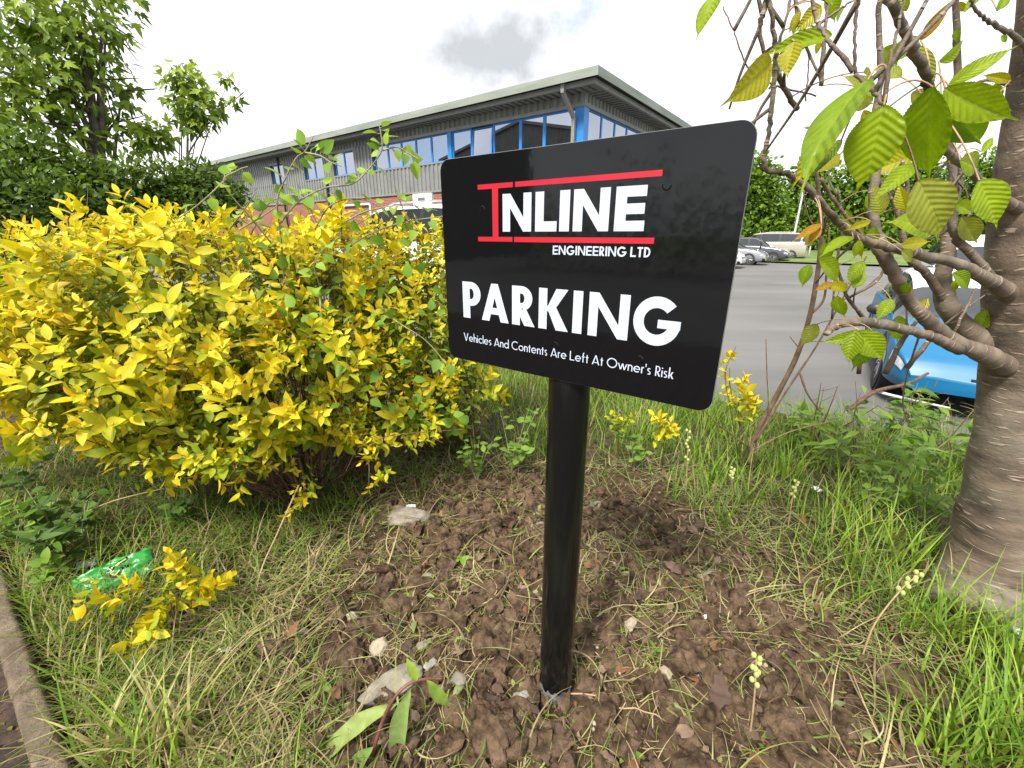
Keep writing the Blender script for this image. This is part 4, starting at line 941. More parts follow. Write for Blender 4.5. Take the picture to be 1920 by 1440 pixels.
# small golden plants apart from the shrub
def small_shrub(name, label, root_px, paths, n, size, low, nl=(6, 9), group=None):
    global pts, drs, szs, lows
    pts, drs, szs, lows = [], [], [], []; S = [spray(q, n, size, low, .012) for q in paths]
    P, D, Nn, L, C = shrub_leaves(pts, drs, szs, lows, nl, (.05, .10))
    b0 = at(*root_px); b0[2] = float(gz(b0[0], b0[1])); o = empty(name, b0); tag(o, label, 'plant', group); emit(o, 'leaf', 'foliage', P, D, Nn, L, C, T_lance(5, .5, .28, .15), M['leaf'], 300)
    mb = MB()
    for s_ in S:
        P_ = np.concatenate([[b0, b0 * .5 + s_[0] * .5 + np.array([0, 0, .02])], s_]); mb.tube(smooth_path(P_, 2) - b0, .0016, 5, False)
    mb.build('stem', M['twig'], o, smooth=True); return o
small_shrub('golden_seedling', 'low sprawling golden yellow plant over the green packet', (330, 1180, 1.02), [[(380, 1110, 1.12), (340, 1060, 1.12), (300, 1030, 1.1)], [(370, 1110, 1.1), (400, 1100, 1.1), (425, 1090, 1.12)], [(330, 1120, 1.08), (250, 1100, 1.06), (190, 1120, 1.02), (150, 1165, .98)], [(310, 1140, 1.06), (270, 1180, 1.0), (210, 1225, .95)], [(320, 1130, 1.05), (290, 1160, 1.0), (280, 1215, .95)]], 7, .046, .05)
small_shrub('golden_seedling', 'yellow leafed shoots beside the right edge of the sign board', (1400, 830, 2.1), [[(1385, 760, 2.0), (1390, 730, 1.95), (1400, 705, 1.95)], [(1370, 770, 2.0), (1360, 700, 1.95), (1380, 650, 1.95)], [(1410, 770, 2.0), (1420, 745, 1.95)]], 5, .05, .0)
small_shrub('golden_seedling', 'small yellow plant just below the right corner of the sign', (1245, 850, 2.1), [[(1250, 820, 1.95), (1240, 800, 1.9), (1225, 780, 1.88)], [(1245, 820, 1.95), (1262, 790, 1.9)]], 5, .045, .05)
small_shrub('golden_seedling', 'thin yellow-green plant in grass right of the post', (1160, 850, 2.2), [[(1170, 800, 2.1), (1150, 765, 2.05)], [(1160, 810, 2.1), (1190, 770, 2.1)]], 4, .04, .3)

# ------------------------------------------------------------------ climbing vine on the shrub
vn0 = at(560, 640, 2.05); vn0[2] = float(gz(vn0[0], vn0[1])); vine = empty('climbing_vine', vn0); tag(vine, 'green heart-leafed climber with bare stems above the yellow shrub', 'vine')
vpaths = [[(535, 560, 1.9), (528, 460, 1.78), (520, 380, 1.72), (535, 335, 1.70), (555, 297, 1.70), (572, 283, 1.70), (588, 255, 1.70)], [(572, 286, 1.70), (600, 292, 1.70), (618, 303, 1.70), (640, 312, 1.70)], [(525, 420, 1.75), (560, 378, 1.74), (610, 352, 1.73), (660, 345, 1.72), (690, 318, 1.72), (715, 284, 1.72), (714, 250, 1.72), (711, 236, 1.72)],
          [(717, 282, 1.72), (745, 276, 1.73), (770, 290, 1.74), (785, 298, 1.74)], [(640, 470, 1.9), (700, 436, 1.85), (760, 416, 1.82), (835, 405, 1.80)], [(520, 470, 1.8), (480, 420, 1.75), (420, 345, 1.7), (445, 320, 1.7), (465, 312, 1.7)], [(560, 640, 1.95), (600, 560, 1.8), (590, 490, 1.72), (640, 440, 1.7)], [(600, 560, 1.8), (605, 600, 1.68), (640, 640, 1.6), (655, 700, 1.6)],
          [(700, 560, 1.9), (740, 600, 1.8), (800, 640, 1.78), (850, 700, 1.75)], [(450, 430, 1.75), (500, 400, 1.74), (540, 370, 1.73)], [(740, 350, 1.8), (760, 400, 1.8), (790, 440, 1.82)], [(440, 320, 1.72), (370, 385, 1.72), (300, 430, 1.72)], [(470, 440, 1.8), (500, 385, 1.78), (545, 365, 1.77), (590, 380, 1.77)], [(590, 430, 1.85), (620, 385, 1.84), (670, 372, 1.83), (720, 390, 1.83)], [(640, 420, 1.9), (690, 395, 1.9), (760, 385, 1.88), (820, 395, 1.87)], [(430, 430, 1.8), (460, 390, 1.78), (480, 360, 1.78)]]
mb = MB(); vp, vd = [], []
for q in vpaths:
    S = smooth_path([at(*k) for k in q], 6); mb.tube(S - vn0, np.linspace(.0034, .0016, len(S)), 5, False)
    for i in range(2, len(S) - 1, 2):
        if rng.random() < .9:
            t_ = norm(S[i + 1] - S[i]); sd_ = norm(np.cross(t_, rng.normal(size=3))); vp.append(S[i] + sd_ * .012); vd.append(norm(t_ * .4 + sd_ * 1.0 + np.array([0, 0, -.15])))
            mb.tube([S[i] - vn0, S[i] + sd_ * .014 - vn0], .001, 4, False)
for k in range(150):      # leaves threaded through the right half of the shrub
    px_, py_ = rng.uniform(440, 880), rng.uniform(430, 830); q = at(px_, py_, rng.uniform(1.58, 1.95)); vp.append(q); vd.append(norm(rng.normal(size=3) + np.array([0, -.3, .3])))
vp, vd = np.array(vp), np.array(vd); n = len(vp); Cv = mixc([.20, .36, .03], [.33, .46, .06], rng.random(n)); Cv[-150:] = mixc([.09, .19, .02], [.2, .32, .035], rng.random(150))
emit(vine, 'leaf', 'foliage', vp, vd, np.array([0, -.5, .8]) + rng.normal(0, .45, (n, 3)), rng.uniform(.035, .066, n), Cv, T_heart(), M['leaf'], 300)
mb.build('stem', M['vine'], vine, smooth=True)

# ------------------------------------------------------------------ cherry tree at the right
def bark_mat():
    m, t, b, o = new_mat('cherry_bark')
    uv = N(t, 'ShaderNodeUVMap'); tcn = N(t, 'ShaderNodeTexCoord')
    def noise(sx, sy, scale, det=5.0, vec=uv.outputs[0]):
        mp_ = N(t, 'ShaderNodeMapping'); mp_.inputs['Scale'].default_value = (sx, sy, 1); t.links.new(vec, mp_.inputs[0])
        n = N(t, 'ShaderNodeTexNoise', i_Scale=scale, i_Detail=det, i_Roughness=.6); t.links.new(mp_.outputs[0], n.inputs[0]); return n
    def ramp(src, lo, hi, c1, c2):
        r = N(t, 'ShaderNodeValToRGB'); e = r.color_ramp.elements; e[0].position, e[1].position = lo, hi; e[0].color, e[1].color = c4(c1), c4(c2); t.links.new(src, r.inputs[0]); return r
    base = ramp(noise(5, 14, 1.0, 9).outputs[0], .36, .66, (.062, .045, .033), (.25, .190, .142))
    len_n = noise(19, 85, 1.0, 1.0); lent = ramp(len_n.outputs[0], .62, .69, (0, 0, 0), (.6, .6, .6))
    crk = ramp(noise(7, 40, 1.0, 3).outputs[0], .24, .30, (.7, .7, .7), (0, 0, 0))
    gre = ramp(noise(4, 4, 1.0, 6).outputs[0], .48, .72, (0, 0, 0), (.6, .6, .6))
    m1 = N(t, 'ShaderNodeMix', data_type='RGBA'); t.links.new(gre.outputs[0], m1.inputs[0]); t.links.new(base.outputs[0], m1.inputs[6]); m1.inputs[7].default_value = (.29, .265, .205, 1)
    m2 = N(t, 'ShaderNodeMix', data_type='RGBA'); t.links.new(lent.outputs[0], m2.inputs[0]); t.links.new(m1.outputs[2], m2.inputs[6]); m2.inputs[7].default_value = (.45, .37, .28, 1)
    m3 = N(t, 'ShaderNodeMix', data_type='RGBA'); t.links.new(crk.outputs[0], m3.inputs[0]); t.links.new(m2.outputs[2], m3.inputs[6]); m3.inputs[7].default_value = (.04, .028, .02, 1)
    t.links.new(m3.outputs[2], b.inputs['Base Color']); b.inputs['Roughness'].default_value = .62; b.inputs['Specular IOR Level'].default_value = .35
    ad_ = N(t, 'ShaderNodeMath', operation='SUBTRACT'); t.links.new(lent.outputs[0], ad_.inputs[0]); t.links.new(crk.outputs[0], ad_.inputs[1])
    fine = noise(70, 80, 1.2, 8); a2_ = N(t, 'ShaderNodeMath', operation='MULTIPLY_ADD'); a2_.inputs[1].default_value = 1.0; t.links.new(fine.outputs[0], a2_.inputs[0]); t.links.new(ad_.outputs[0], a2_.inputs[2])
    bp = N(t, 'ShaderNodeBump', i_Strength=.7, i_Distance=.004); t.links.new(a2_.outputs[0], bp.inputs['Height']); t.links.new(bp.outputs[0], b.inputs['Normal'])
    return m
M['bark'] = bark_mat()
tb = on_z(1858, 1150, 0.45); tb[2] = float(gz(tb[0], tb[1])) - .06
cherry = empty('cherry_tree', tb); tag(cherry, 'cherry tree with ringed bark and drooping branches at the right edge', 'tree')
trunk_pts = [(*tb, .190), (*(at(1862, 1080, 1.24)), .150), (*(at(1893, 950, 1.25)), .125), (*(at(1908, 840, 1.26)), .112), (*(at(1924, 720, 1.27)), .104), (*(at(1929, 640, 1.275)), .103), (*(at(1927, 520, 1.28)), .092), (*(at(1927, 430, 1.28)), .082), (*(at(1936, 330, 1.28)), .076), (*(at(1958, 220, 1.28)), .074), (*(at(1972, 100, 1.28)), .070), (*(at(1980, 0, 1.28)), .066), (*(at(1990, -160, 1.28)), .06), (*(at(2010, -420, 1.3)), .045)]
tp = smooth_path(trunk_pts, 7); mb = MB(); mb.tube(tp[:, :3] - tb, tp[:, 3], 44, True, wob=.07); mb.build('trunk', M['bark'], cherry, smooth=True, useuv=True)
def branch(path, name='branch', knots=True, sides=12, mat='bark'):
    """(px, py, distance, half width in px) -> tapered knobbly tube"""
    Q = []
    for px_, py_, Yd, rp in path:
        q = at(px_, py_, Yd); dep = (q[1]) * CP - (q[2] - CAMZ) * SP; Q.append((*q, rp * .50 * dep / FPX))
    S = smooth_path(Q, 7); r_ = S[:, 3].copy()
    if knots: r_ = r_ * (1 + (.12 if sides > 8 else .30) * (vnoise(np.arange(len(r_)) * .45 + path[0][0], path[0][1] * .1) - .4)); S[:, :3] += rng.normal(0, .0012 if sides > 8 else .0006, (len(S), 3))
    m_ = MB(); m_.tube(S[:, :3] - tb, r_, sides, True, wob=.06); m_.build(name, M[mat], cherry, smooth=True, useuv=True); return S
Bs = [branch(b) for b in [
    [(1905, 560, 1.27, 34), (1862, 530, 1.22, 25), (1800, 497, 1.18, 19), (1745, 482, 1.14, 18), (1703, 470, 1.12, 21), (1660, 462, 1.10, 15), (1612, 448, 1.08, 15), (1570, 415, 1.05, 13), (1538, 378, 1.02, 11), (1503, 342, 1.0, 11), (1470, 324, .98, 10), (1440, 320, .97, 9), (1434, 290, .96, 8), (1444, 232, .95, 8), (1451, 160, .94, 9), (1454, 105, .93, 9), (1450, 55, .92, 8), (1442, 0, .91, 8), (1436, -70, .9, 7)],
    [(1910, 700, 1.27, 42), (1852, 668, 1.22, 34), (1795, 643, 1.20, 27), (1742, 604, 1.18, 24), (1702, 558, 1.16, 22), (1672, 505, 1.15, 22), (1652, 468, 1.15, 25), (1640, 425, 1.16, 17), (1638, 360, 1.17, 15), (1646, 300, 1.18, 13), (1640, 230, 1.2, 11), (1652, 140, 1.2, 10), (1648, 40, 1.2, 9), (1655, -60, 1.2, 8)],
    [(1800, 655, 1.19, 22), (1748, 632, 1.15, 18), (1692, 616, 1.12, 17), (1640, 606, 1.10, 17), (1602, 603, 1.08, 16), (1566, 612, 1.06, 14), (1548, 628, 1.055, 9)],
    [(1912, 690, 1.3, 42), (1862, 655, 1.30, 38), (1810, 615, 1.31, 33), (1776, 572, 1.32, 32), (1768, 528, 1.33, 27), (1776, 470, 1.34, 22), (1782, 400, 1.35, 21), (1790, 330, 1.36, 17), (1780, 240, 1.38, 13), (1795, 120, 1.4, 11), (1790, -40, 1.4, 9)],
    [(1900, 560, 1.27, 20), (1852, 512, 1.25, 16), (1824, 478, 1.25, 14), (1796, 450, 1.24, 14), (1782, 408, 1.23, 11), (1800, 340, 1.22, 8), (1812, 290, 1.2, 6)],
    [(1778, 575, 1.32, 18), (1738, 515, 1.3, 14), (1704, 482, 1.28, 12), (1690, 430, 1.27, 9), (1700, 360, 1.26, 7), (1692, 300, 1.25, 6)],
    [(1915, 400, 1.27, 24), (1850, 350, 1.15, 15), (1806, 308, 1.0, 14), (1775, 284, .88, 13), (1752, 220, .77, 14), (1742, 165, .70, 15), (1728, 120, .68, 17), (1700, 62, .66, 16), (1672, 5, .64, 16), (1650, -60, .63, 15)],
    [(1950, 120, 1.27, 20), (1908, 72, 1.15, 10), (1872, 50, 1.1, 8), (1838, 28, 1.06, 6), (1822, 0, 1.04, 5), (1835, -40, 1.04, 4)],
]]
for b in [[(1440, 130, .94, 6), (1425, 60, .93, 8), (1432, 20, .92, 9), (1445, -30, .92, 8)], [(1455, 95, .93, 6), (1470, 50, .92, 5), (1482, 0, .92, 5), (1490, -40, .92, 4)], [(1495, 205, .98, 9), (1470, 165, .96, 9), (1452, 120, .94, 9)], [(1540, 160, 1.0, 7), (1543, 110, 1.0, 7), (1548, 40, 1.0, 6), (1560, -20, 1.0, 5)], [(1604, 140, .66, 6), (1602, 80, .66, 5), (1606, 30, .66, 6), (1612, -20, .65, 5)], [(1600, 135, .66, 8), (1575, 100, .67, 8), (1552, 75, .68, 7), (1530, 30, .7, 7), (1520, -30, .7, 7)], [(1658, 195, .62, 9), (1668, 120, .62, 7), (1682, 60, .62, 5), (1694, 0, .62, 4), (1700, -40, .62, 4)],
          [(1515, 60, 1.0, 4), (1535, 45, 1.0, 5), (1570, 20, 1.0, 4), (1600, 0, 1.0, 3)], [(1510, 190, 1.02, 2.5), (1516, 120, 1.02, 2.5), (1508, 40, 1.02, 2.5)], [(1400, 125, .95, 2.5), (1378, 65, .95, 2.5), (1355, 10, .95, 2)], [(1430, 150, .95, 3), (1400, 125, .95, 3)], [(1530, 180, 1.0, 3), (1470, 165, .97, 3), (1440, 155, .96, 3)], [(1604, 140, .66, 8), (1632, 165, .64, 8), (1658, 195, .62, 9)],
          [(1690, 430, 1.2, 8), (1672, 370, 1.2, 8), (1655, 350, 1.2, 7), (1640, 320, 1.2, 6)], [(1745, 440, 1.25, 6), (1760, 400, 1.24, 6), (1790, 360, 1.22, 5), (1800, 310, 1.2, 4)], [(1610, 700, 1.4, 7), (1625, 610, 1.38, 6), (1590, 560, 1.36, 6), (1570, 500, 1.35, 5)], [(1590, 560, 1.36, 5), (1640, 530, 1.36, 5), (1660, 500, 1.36, 4)], [(1660, 700, 1.3, 9), (1690, 640, 1.28, 9), (1720, 600, 1.26, 7)], [(1700, 690, 1.28, 9), (1740, 640, 1.27, 8), (1760, 610, 1.27, 6)],
          [(1540, 440, 1.3, 5), (1560, 400, 1.25, 4), (1590, 440, 1.2, 5)], [(1540, 335, 1.05, 7), (1560, 370, 1.06, 6), (1600, 420, 1.07, 6), (1620, 445, 1.08, 6)], [(1560, 600, 1.5, 4), (1568, 500, 1.48, 4), (1580, 420, 1.46, 4), (1570, 350, 1.45, 3)], [(1830, 540, 1.2, 5), (1800, 600, 1.18, 4), (1780, 640, 1.2, 4)], [(1890, 160, 1.2, 6), (1850, 150, 1.15, 5), (1800, 170, 1.1, 4)]]:
    Bs.append(branch(b, 'twig', sides=7))
for k in range(34):      # fine twigs among the branches
    S = Bs[rng.integers(len(Bs))]; i = rng.integers(len(S) // 3, len(S)); a = S[i, :3]; d_ = norm(np.array([rng.normal(0, .45), rng.normal(0, .4), rng.choice([1, .8, -.6])])); L_ = rng.uniform(.06, .2); b_ = a + d_ * L_ + rng.normal(0, .02, 3)
    m_ = MB(); m_.tube(smooth_path([a - tb, (a + b_) / 2 + rng.normal(0, .01, 3) - tb, b_ - tb], 5), np.linspace(.0035, .0018, 11), 5, True, wob=.2); m_.build('twig', M['bark'], cherry, smooth=True, useuv=True)
# hanging leaves: (base px, tip px, distances, width factor, colour, face tilt)
G1, G2, G3, Y1, O1, PL = (.27, .42, .012), (.36, .50, .014), (.15, .27, .014), (.50, .47, .014), (.56, .30, .025), (.40, .44, .07)
big = [((1627, 150), (1462, 302), .62, .56, .70, G1), ((1657, 197), (1618, 358), .60, .60, 1.22, G2), ((1748, 163), (1718, 352), .62, .66, .86, G1), ((1772, 165), (1900, 236), .66, .62, .9, G2), ((1785, 195), (1842, 288), .72, .72, 1.0, G3), ((1722, 338), (1788, 448), .64, .62, 1.15, PL), ((1836, 338), (1888, 424), .66, .64, 1.25, G2),
       ((1726, 76), (1786, -4), .75, .72, .6, O1), ((1778, 160), (1908, 78), .70, .66, .62, G2), ((1350, -20), (1303, 58), .8, .78, 1.0, G2), ((1446, 116), (1378, 186), .86, .8, .9, Y1), ((1490, 78), (1468, 142), .88, .86, 1.2, Y1), ((1560, 235), (1498, 332), .68, .66, .8, Y1), ((1578, 262), (1515, 325), .7, .7, .8, G3), ((1575, 290), (1525, 318), .74, .74, 1.2, Y1),
       ((1715, 308), (1650, 362), .72, .7, .7, G2), ((1800, 300), (1862, 318), .8, .82, .9, G2), ((1620, 135), (1660, 165), .85, .9, .8, PL), ((1690, 145), (1640, 120), .85, .88, .9, PL), ((1715, 85), (1762, 160), .8, .78, .55, PL), ((1760, 115), (1830, 75), .85, .85, .8, G2), ((1560, 65), (1450, 80), .9, .86, .45, G2), ((1540, 12), (1500, 50), .9, .88, .9, Y1), ((1560, 8), (1545, -30), .9, .9, 1.0, G2),
       ((1500, 20), (1480, 60), .9, .9, .8, Y1), ((1540, 420), (1492, 446), .95, .93, .5, O1), ((1540, 430), (1512, 455), .95, .95, 1.0, O1), ((1600, 445), (1538, 470), 1.0, .97, .6, G2), ((1612, 450), (1602, 485), 1.0, 1.0, .9, G2), ((1632, 415), (1588, 430), 1.0, 1.0, .6, Y1), ((1690, 460), (1745, 452), .98, .95, 1.2, Y1), ((1690, 470), (1720, 490), .95, .95, 1.0, PL), ((1750, 430), (1700, 400), 1.05, 1.0, 1.0, G2), ((1655, 400), (1640, 350), 1.0, .98, 1.0, PL),
       ((1610, 620), (1660, 680), 1.0, .97, 1.2, G2), ((1605, 618), (1585, 680), 1.0, .98, 1.1, G2), ((1640, 625), (1600, 690), 1.02, 1.0, 1.1, G1), ((1620, 625), (1550, 645), 1.0, 1.0, .7, G2), ((1600, 540), (1625, 500), 1.3, 1.3, 1.1, G2), ((1590, 540), (1545, 535), 1.3, 1.3, .9, Y1), ((1570, 555), (1575, 600), 1.3, 1.3, 1.1, G2), ((1560, 530), (1530, 545), 1.3, 1.3, .9, O1), ((1620, 490), (1585, 530), 1.3, 1.3, 1.1, G2),
       ((1790, 380), (1830, 400), 1.1, 1.1, 1.0, G2), ((1700, 395), (1680, 350), 1.1, 1.1, .9, Y1), ((1840, 285), (1870, 250), .9, .9, .8, G2), ((1895, 150), (1850, 140), .9, .9, .7, Y1), ((1670, 560), (1650, 600), 1.3, 1.28, 1.1, G2), ((1690, 545), (1720, 560), 1.3, 1.3, 1., G2), ((1740, 560), (1710, 600), 1.2, 1.2, .9, Y1), ((1640, 180), (1590, 130), .95, .95, .8, PL), ((1700, 20), (1680, -30), .9, .9, .9, G2), ((1870, 20), (1900, -20), .9, .9, .9, G1)]
for k in range(46):
    x, y = rng.uniform(1470, 1880), rng.uniform(-20, 620); big.append(((x, y), (x + rng.normal(0, 30), y + rng.uniform(12, 55)), rng.uniform(1.05, 1.5), 0, rng.uniform(.8, 1.2), [G1, G2, Y1, PL, G2][rng.integers(5)]))
mb = MB(); TCH = [T_cherry(i) for i in range(8)]
cherry_mesh = {}
for i, ((bx, by), (tx, ty), ya, yb, wf, colr) in enumerate(big):
    a = at(bx, by, ya); b_ = at(tx, ty, yb if yb else ya); d_ = b_ - a; L_ = np.linalg.norm(d_); d_ /= L_
    view = norm(np.array([0, 0, CAMZ]) - a); nn = norm(view + rng.normal(0, .28, 3) + np.array([0, 0, .25])); X_, Y_, Z_ = [q[0] for q in frames(d_[None], nn[None])]
    key = (i % 8, colr)
    if key not in cherry_mesh:
        tv, tf = TCH[i % 8]; rib = np.exp(-(tv[:, 0] / .014) ** 2); uu = np.tile(np.linspace(-1, 1, 13), 73); vein = 0 * np.clip(-np.cos(2 * np.pi * (tv[:, 1] * 9 - np.abs(uu) * 2.6)) - .35, 0, 1) * .55 * (np.abs(uu) < .99); rib = np.maximum(rib * .7, vein)[:, None]; cc = np.asarray(colr) * (.86 - .30 * rib) * (1 + .25 * (fbm(tv[:, 0] * 9 + i, tv[:, 1] * 9) - .47))[:, None] * (1 - .18 * np.abs(uu)[:, None] ** 3) + np.array([.40, .48, .06]) * .42 * rib
        cherry_mesh[key] = np_mesh('leaf', tv, tf, M['leaf_big'], cc)
    o = link('leaf', cherry_mesh[key], cherry); q = a - tb; L_ *= 1.04
    o.matrix_local = Matrix(((X_[0] * L_ * wf, Y_[0] * L_, Z_[0] * L_, q[0]), (X_[1] * L_ * wf, Y_[1] * L_, Z_[1] * L_, q[1]), (X_[2] * L_ * wf, Y_[2] * L_, Z_[2] * L_, q[2]), (0, 0, 0, 1)))
    # leaf stalk to the nearest branch
    if i < 60 and True:
        allp = np.concatenate([S[:, :3] for S in Bs]); j = np.argmin(np.linalg.norm(allp - a, axis=1)); e_ = allp[j]
        if np.linalg.norm(e_ - a) < .22: mb = MB(); mb.tube(bez(a, (a + e_) / 2 + np.array([0, 0, .02]), e_, 8) - tb, .0012, 5, False); mb.build('leaf_stalk', M['tan_twig'], cherry, smooth=True)

# upper crown of the cherry, above the picture
for k in range(6):
    a = np.array(tp[-4 - k * 3, :3]); az = k * 1.1 + .3; e_ = a + np.array([math.cos(az) * .9, math.sin(az) * .9, .75]); mb = MB(); S = bez(a, (a + e_) / 2 + np.array([0, 0, .1]), e_, 10); mb.tube(S - tb, np.linspace(.026, .006, 10), 8, True, wob=.1); mb.build('branch', M['bark'], cherry, smooth=True, useuv=True)
    up_P = S[rng.integers(3, 10, 46)] + rng.normal(0, .16, (46, 3)); rel_ = up_P - np.array([0, 0, CAMZ]); dep_ = rel_[:, 1] * CP - rel_[:, 2] * SP; py_ = 720 - FPX * (rel_[:, 1] * SP + rel_[:, 2] * CP) / np.maximum(dep_, .05); up_P = up_P[(dep_ < .05) | (py_ < -120)]
    n_ = len(up_P); emit(cherry, 'leaf', 'upper_foliage', up_P, rand_dir(n_) + np.array([0, 0, -.8]), rng.normal(0, .5, (n_, 3)) + np.array([0, -.5, .5]), rng.uniform(.09, .15, n_), mixc(G1, Y1, rng.random(n_) * .6), T_lance(6, .5, .2, .3), M['leaf'], 0)
# ------------------------------------------------------------------ background trees
def crown_tree(name, label, base, blobs, n, leaf, cols, T, n_obj=0, trunk_r=.09, limbs=True, hang=.4, group=None, cat='tree', bark='bark_far', trunk_to=None, shell=.55):
    root = empty(name, base); tag(root, label, cat, group); b0 = np.array(base, float)
    cen_ = np.array([c for c, r in blobs], float); rad_ = np.array([r for c, r in blobs], float)
    if rad_.ndim == 1: rad_ = np.stack([rad_] * 3, -1)
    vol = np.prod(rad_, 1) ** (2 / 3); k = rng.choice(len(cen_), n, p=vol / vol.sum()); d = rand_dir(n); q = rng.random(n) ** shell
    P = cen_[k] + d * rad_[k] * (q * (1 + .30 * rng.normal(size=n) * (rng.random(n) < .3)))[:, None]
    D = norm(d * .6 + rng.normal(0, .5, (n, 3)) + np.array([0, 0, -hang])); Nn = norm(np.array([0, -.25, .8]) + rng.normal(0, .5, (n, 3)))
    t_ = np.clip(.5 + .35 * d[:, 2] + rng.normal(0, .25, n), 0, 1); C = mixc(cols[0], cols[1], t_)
    emit(root, 'leaf', 'crown', P, D, Nn, leaf * rng.uniform(.7, 1.25, n), C, T, M['leaf'], n_obj)
    if trunk_r:
        mb = MB(); topc = np.array(trunk_to) if trunk_to is not None else cen_.mean(0); mb.tube(bez(b0, (b0 + topc) / 2 + np.array([.1, 0, 0]), topc, 9) - b0, np.linspace(trunk_r, trunk_r * .35, 9), 9, False, wob=.1); mb.build('trunk', M[bark], root, smooth=True)
        if limbs:
            mb = MB()
            for c in cen_:
                s_ = b0 * .45 + topc * .55 + (topc - b0) * rng.uniform(-.2, .25); mb.tube(bez(s_, (s_ + c) / 2 + np.array([0, 0, .15]), c, 7) - b0, np.linspace(trunk_r * .45, trunk_r * .08, 7), 6, False)
                for _ in range(4): e_ = c + rand_dir(1)[0] * rad_[0].mean() * .7; mb.tube(bez(c, (c + e_) / 2, e_, 5) - b0, np.linspace(trunk_r * .15, .004, 5), 4, False)
            mb.build('limbs', M[bark], root, smooth=True)
    return root
def blob(px, py, Y, rpx, f=(1, 1, 1)):
    q = at(px, py, Y); dep = q[1] * CP - (q[2] - CAMZ) * SP; r = rpx * dep / FPX; return (q, (r * f[0], r * f[1] * .9, r * f[2]))
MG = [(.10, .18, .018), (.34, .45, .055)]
mbase = at(165, 420, 6.2); mbase[2] = .3
mblobs = [blob(60, 40, 6.0, 110), blob(150, 70, 6.2, 85), blob(20, 150, 5.8, 90), blob(110, 160, 6.0, 80), blob(185, 150, 6.3, 62), blob(60, 230, 5.8, 75), blob(170, 240, 6.2, 48), blob(230, 170, 6.4, 32), blob(215, 230, 6.4, 30), blob(-60, 60, 6.0, 120), blob(60, -90, 6.2, 130), blob(190, -30, 6.2, 70), blob(-80, 230, 5.9, 90), blob(200, 40, 6.2, 40)]
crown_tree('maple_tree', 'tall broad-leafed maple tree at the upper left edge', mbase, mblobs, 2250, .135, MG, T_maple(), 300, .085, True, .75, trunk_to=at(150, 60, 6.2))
sb = at(255, 330, 6.4); sb[2] = .4
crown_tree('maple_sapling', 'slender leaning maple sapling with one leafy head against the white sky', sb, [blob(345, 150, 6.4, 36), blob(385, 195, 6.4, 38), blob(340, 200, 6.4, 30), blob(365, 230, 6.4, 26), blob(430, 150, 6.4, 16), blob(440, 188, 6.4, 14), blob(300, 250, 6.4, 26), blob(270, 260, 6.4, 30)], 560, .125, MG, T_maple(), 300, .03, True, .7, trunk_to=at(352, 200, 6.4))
DG = [(.038, .08, .012), (.14, .22, .03)]
for (lab, c, bl, nn) in [('dense dark evergreen bush at the left edge below the maple', (60, 360), [blob(40, 350, 5.2, 85), blob(-40, 370, 5.2, 90), blob(110, 380, 5.0, 60), blob(60, 290, 5.4, 50), blob(20, 430, 5, 60)], 5200),
                         ('dark green bush between the left bush and the office building', (230, 380), [blob(200, 370, 5.6, 65), blob(260, 350, 5.8, 55), blob(160, 330, 5.6, 45), blob(230, 420, 5.4, 60), blob(150, 410, 5.4, 50)], 4300),
                         ('fern-like dark green bush in front of the far end of the office', (380, 380), [blob(330, 350, 6.2, 48), blob(385, 345, 6.4, 42), blob(350, 400, 6.0, 55), blob(420, 385, 6.4, 36), blob(440, 360, 6.6, 24), blob(300, 390, 6, 45)], 3800)]:
    b0 = at(c[0], c[1], 5.8); b0[2] = .3
    crown_tree('evergreen_bush', lab, b0, bl, nn, .085, DG, T_lance(3, .5, .2, .1), 0, .04, True, .1, 'dark bushes along the left boundary', 'bush')
FG = [(.042, .095, .010), (.18, .30, .022)]
for k, (lab, px, Y, w_, h_) in enumerate([('bright green round tree directly behind the far car row', 1420, 40, 62, 90), ('green tree behind the lamp post', 1520, 42, 70, 92), ('green tree seen through the cherry twigs beyond the minivan', 1620, 41, 70, 85), ('green tree behind the cherry trunk', 1730, 42, 75, 88), ('green tree at the far right behind the cherry trunk', 1850, 41, 80, 90), ('pale green tree at the end of the far car row', 1340, 44, 60, 85)]):
    b0 = at(px, 480, Y); b0[2] = .1
    bl = [blob(px, 380, Y, w_ * .75, (1, 1, 1)), blob(px - w_ * .5, 410, Y, w_ * .5), blob(px + w_ * .5, 405, Y, w_ * .5), blob(px - w_ * .25, 345, Y, w_ * .5), blob(px + w_ * .3, 340, Y, w_ * .48), blob(px, 445, Y - 1, w_ * .6), blob(px - w_ * .6, 445, Y - 1, w_ * .4), blob(px + w_ * .6, 445, Y - 1, w_ * .4), blob(px, 310, Y, w_ * .35)]
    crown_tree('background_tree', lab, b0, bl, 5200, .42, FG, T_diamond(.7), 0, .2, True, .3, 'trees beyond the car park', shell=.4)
# hedge behind the viewpoint, seen only mirrored in the sign and panes
hx = [s_xy(q, -15) for q in np.linspace(-16, 10, 14)]; hb = np.array([*s_xy(-3, -15), .2]); crown_tree('boundary_hedge', 'tall dark hedge across the road behind the viewpoint', hb, [((x_, y_, 1.5), (1.6, 1.6, 1.5 + .7 * (i % 3))) for i, (x_, y_) in enumerate(hx)], 9000, .2, DG, T_diamond(.6), 0, 0, False, .1, None, 'hedge')

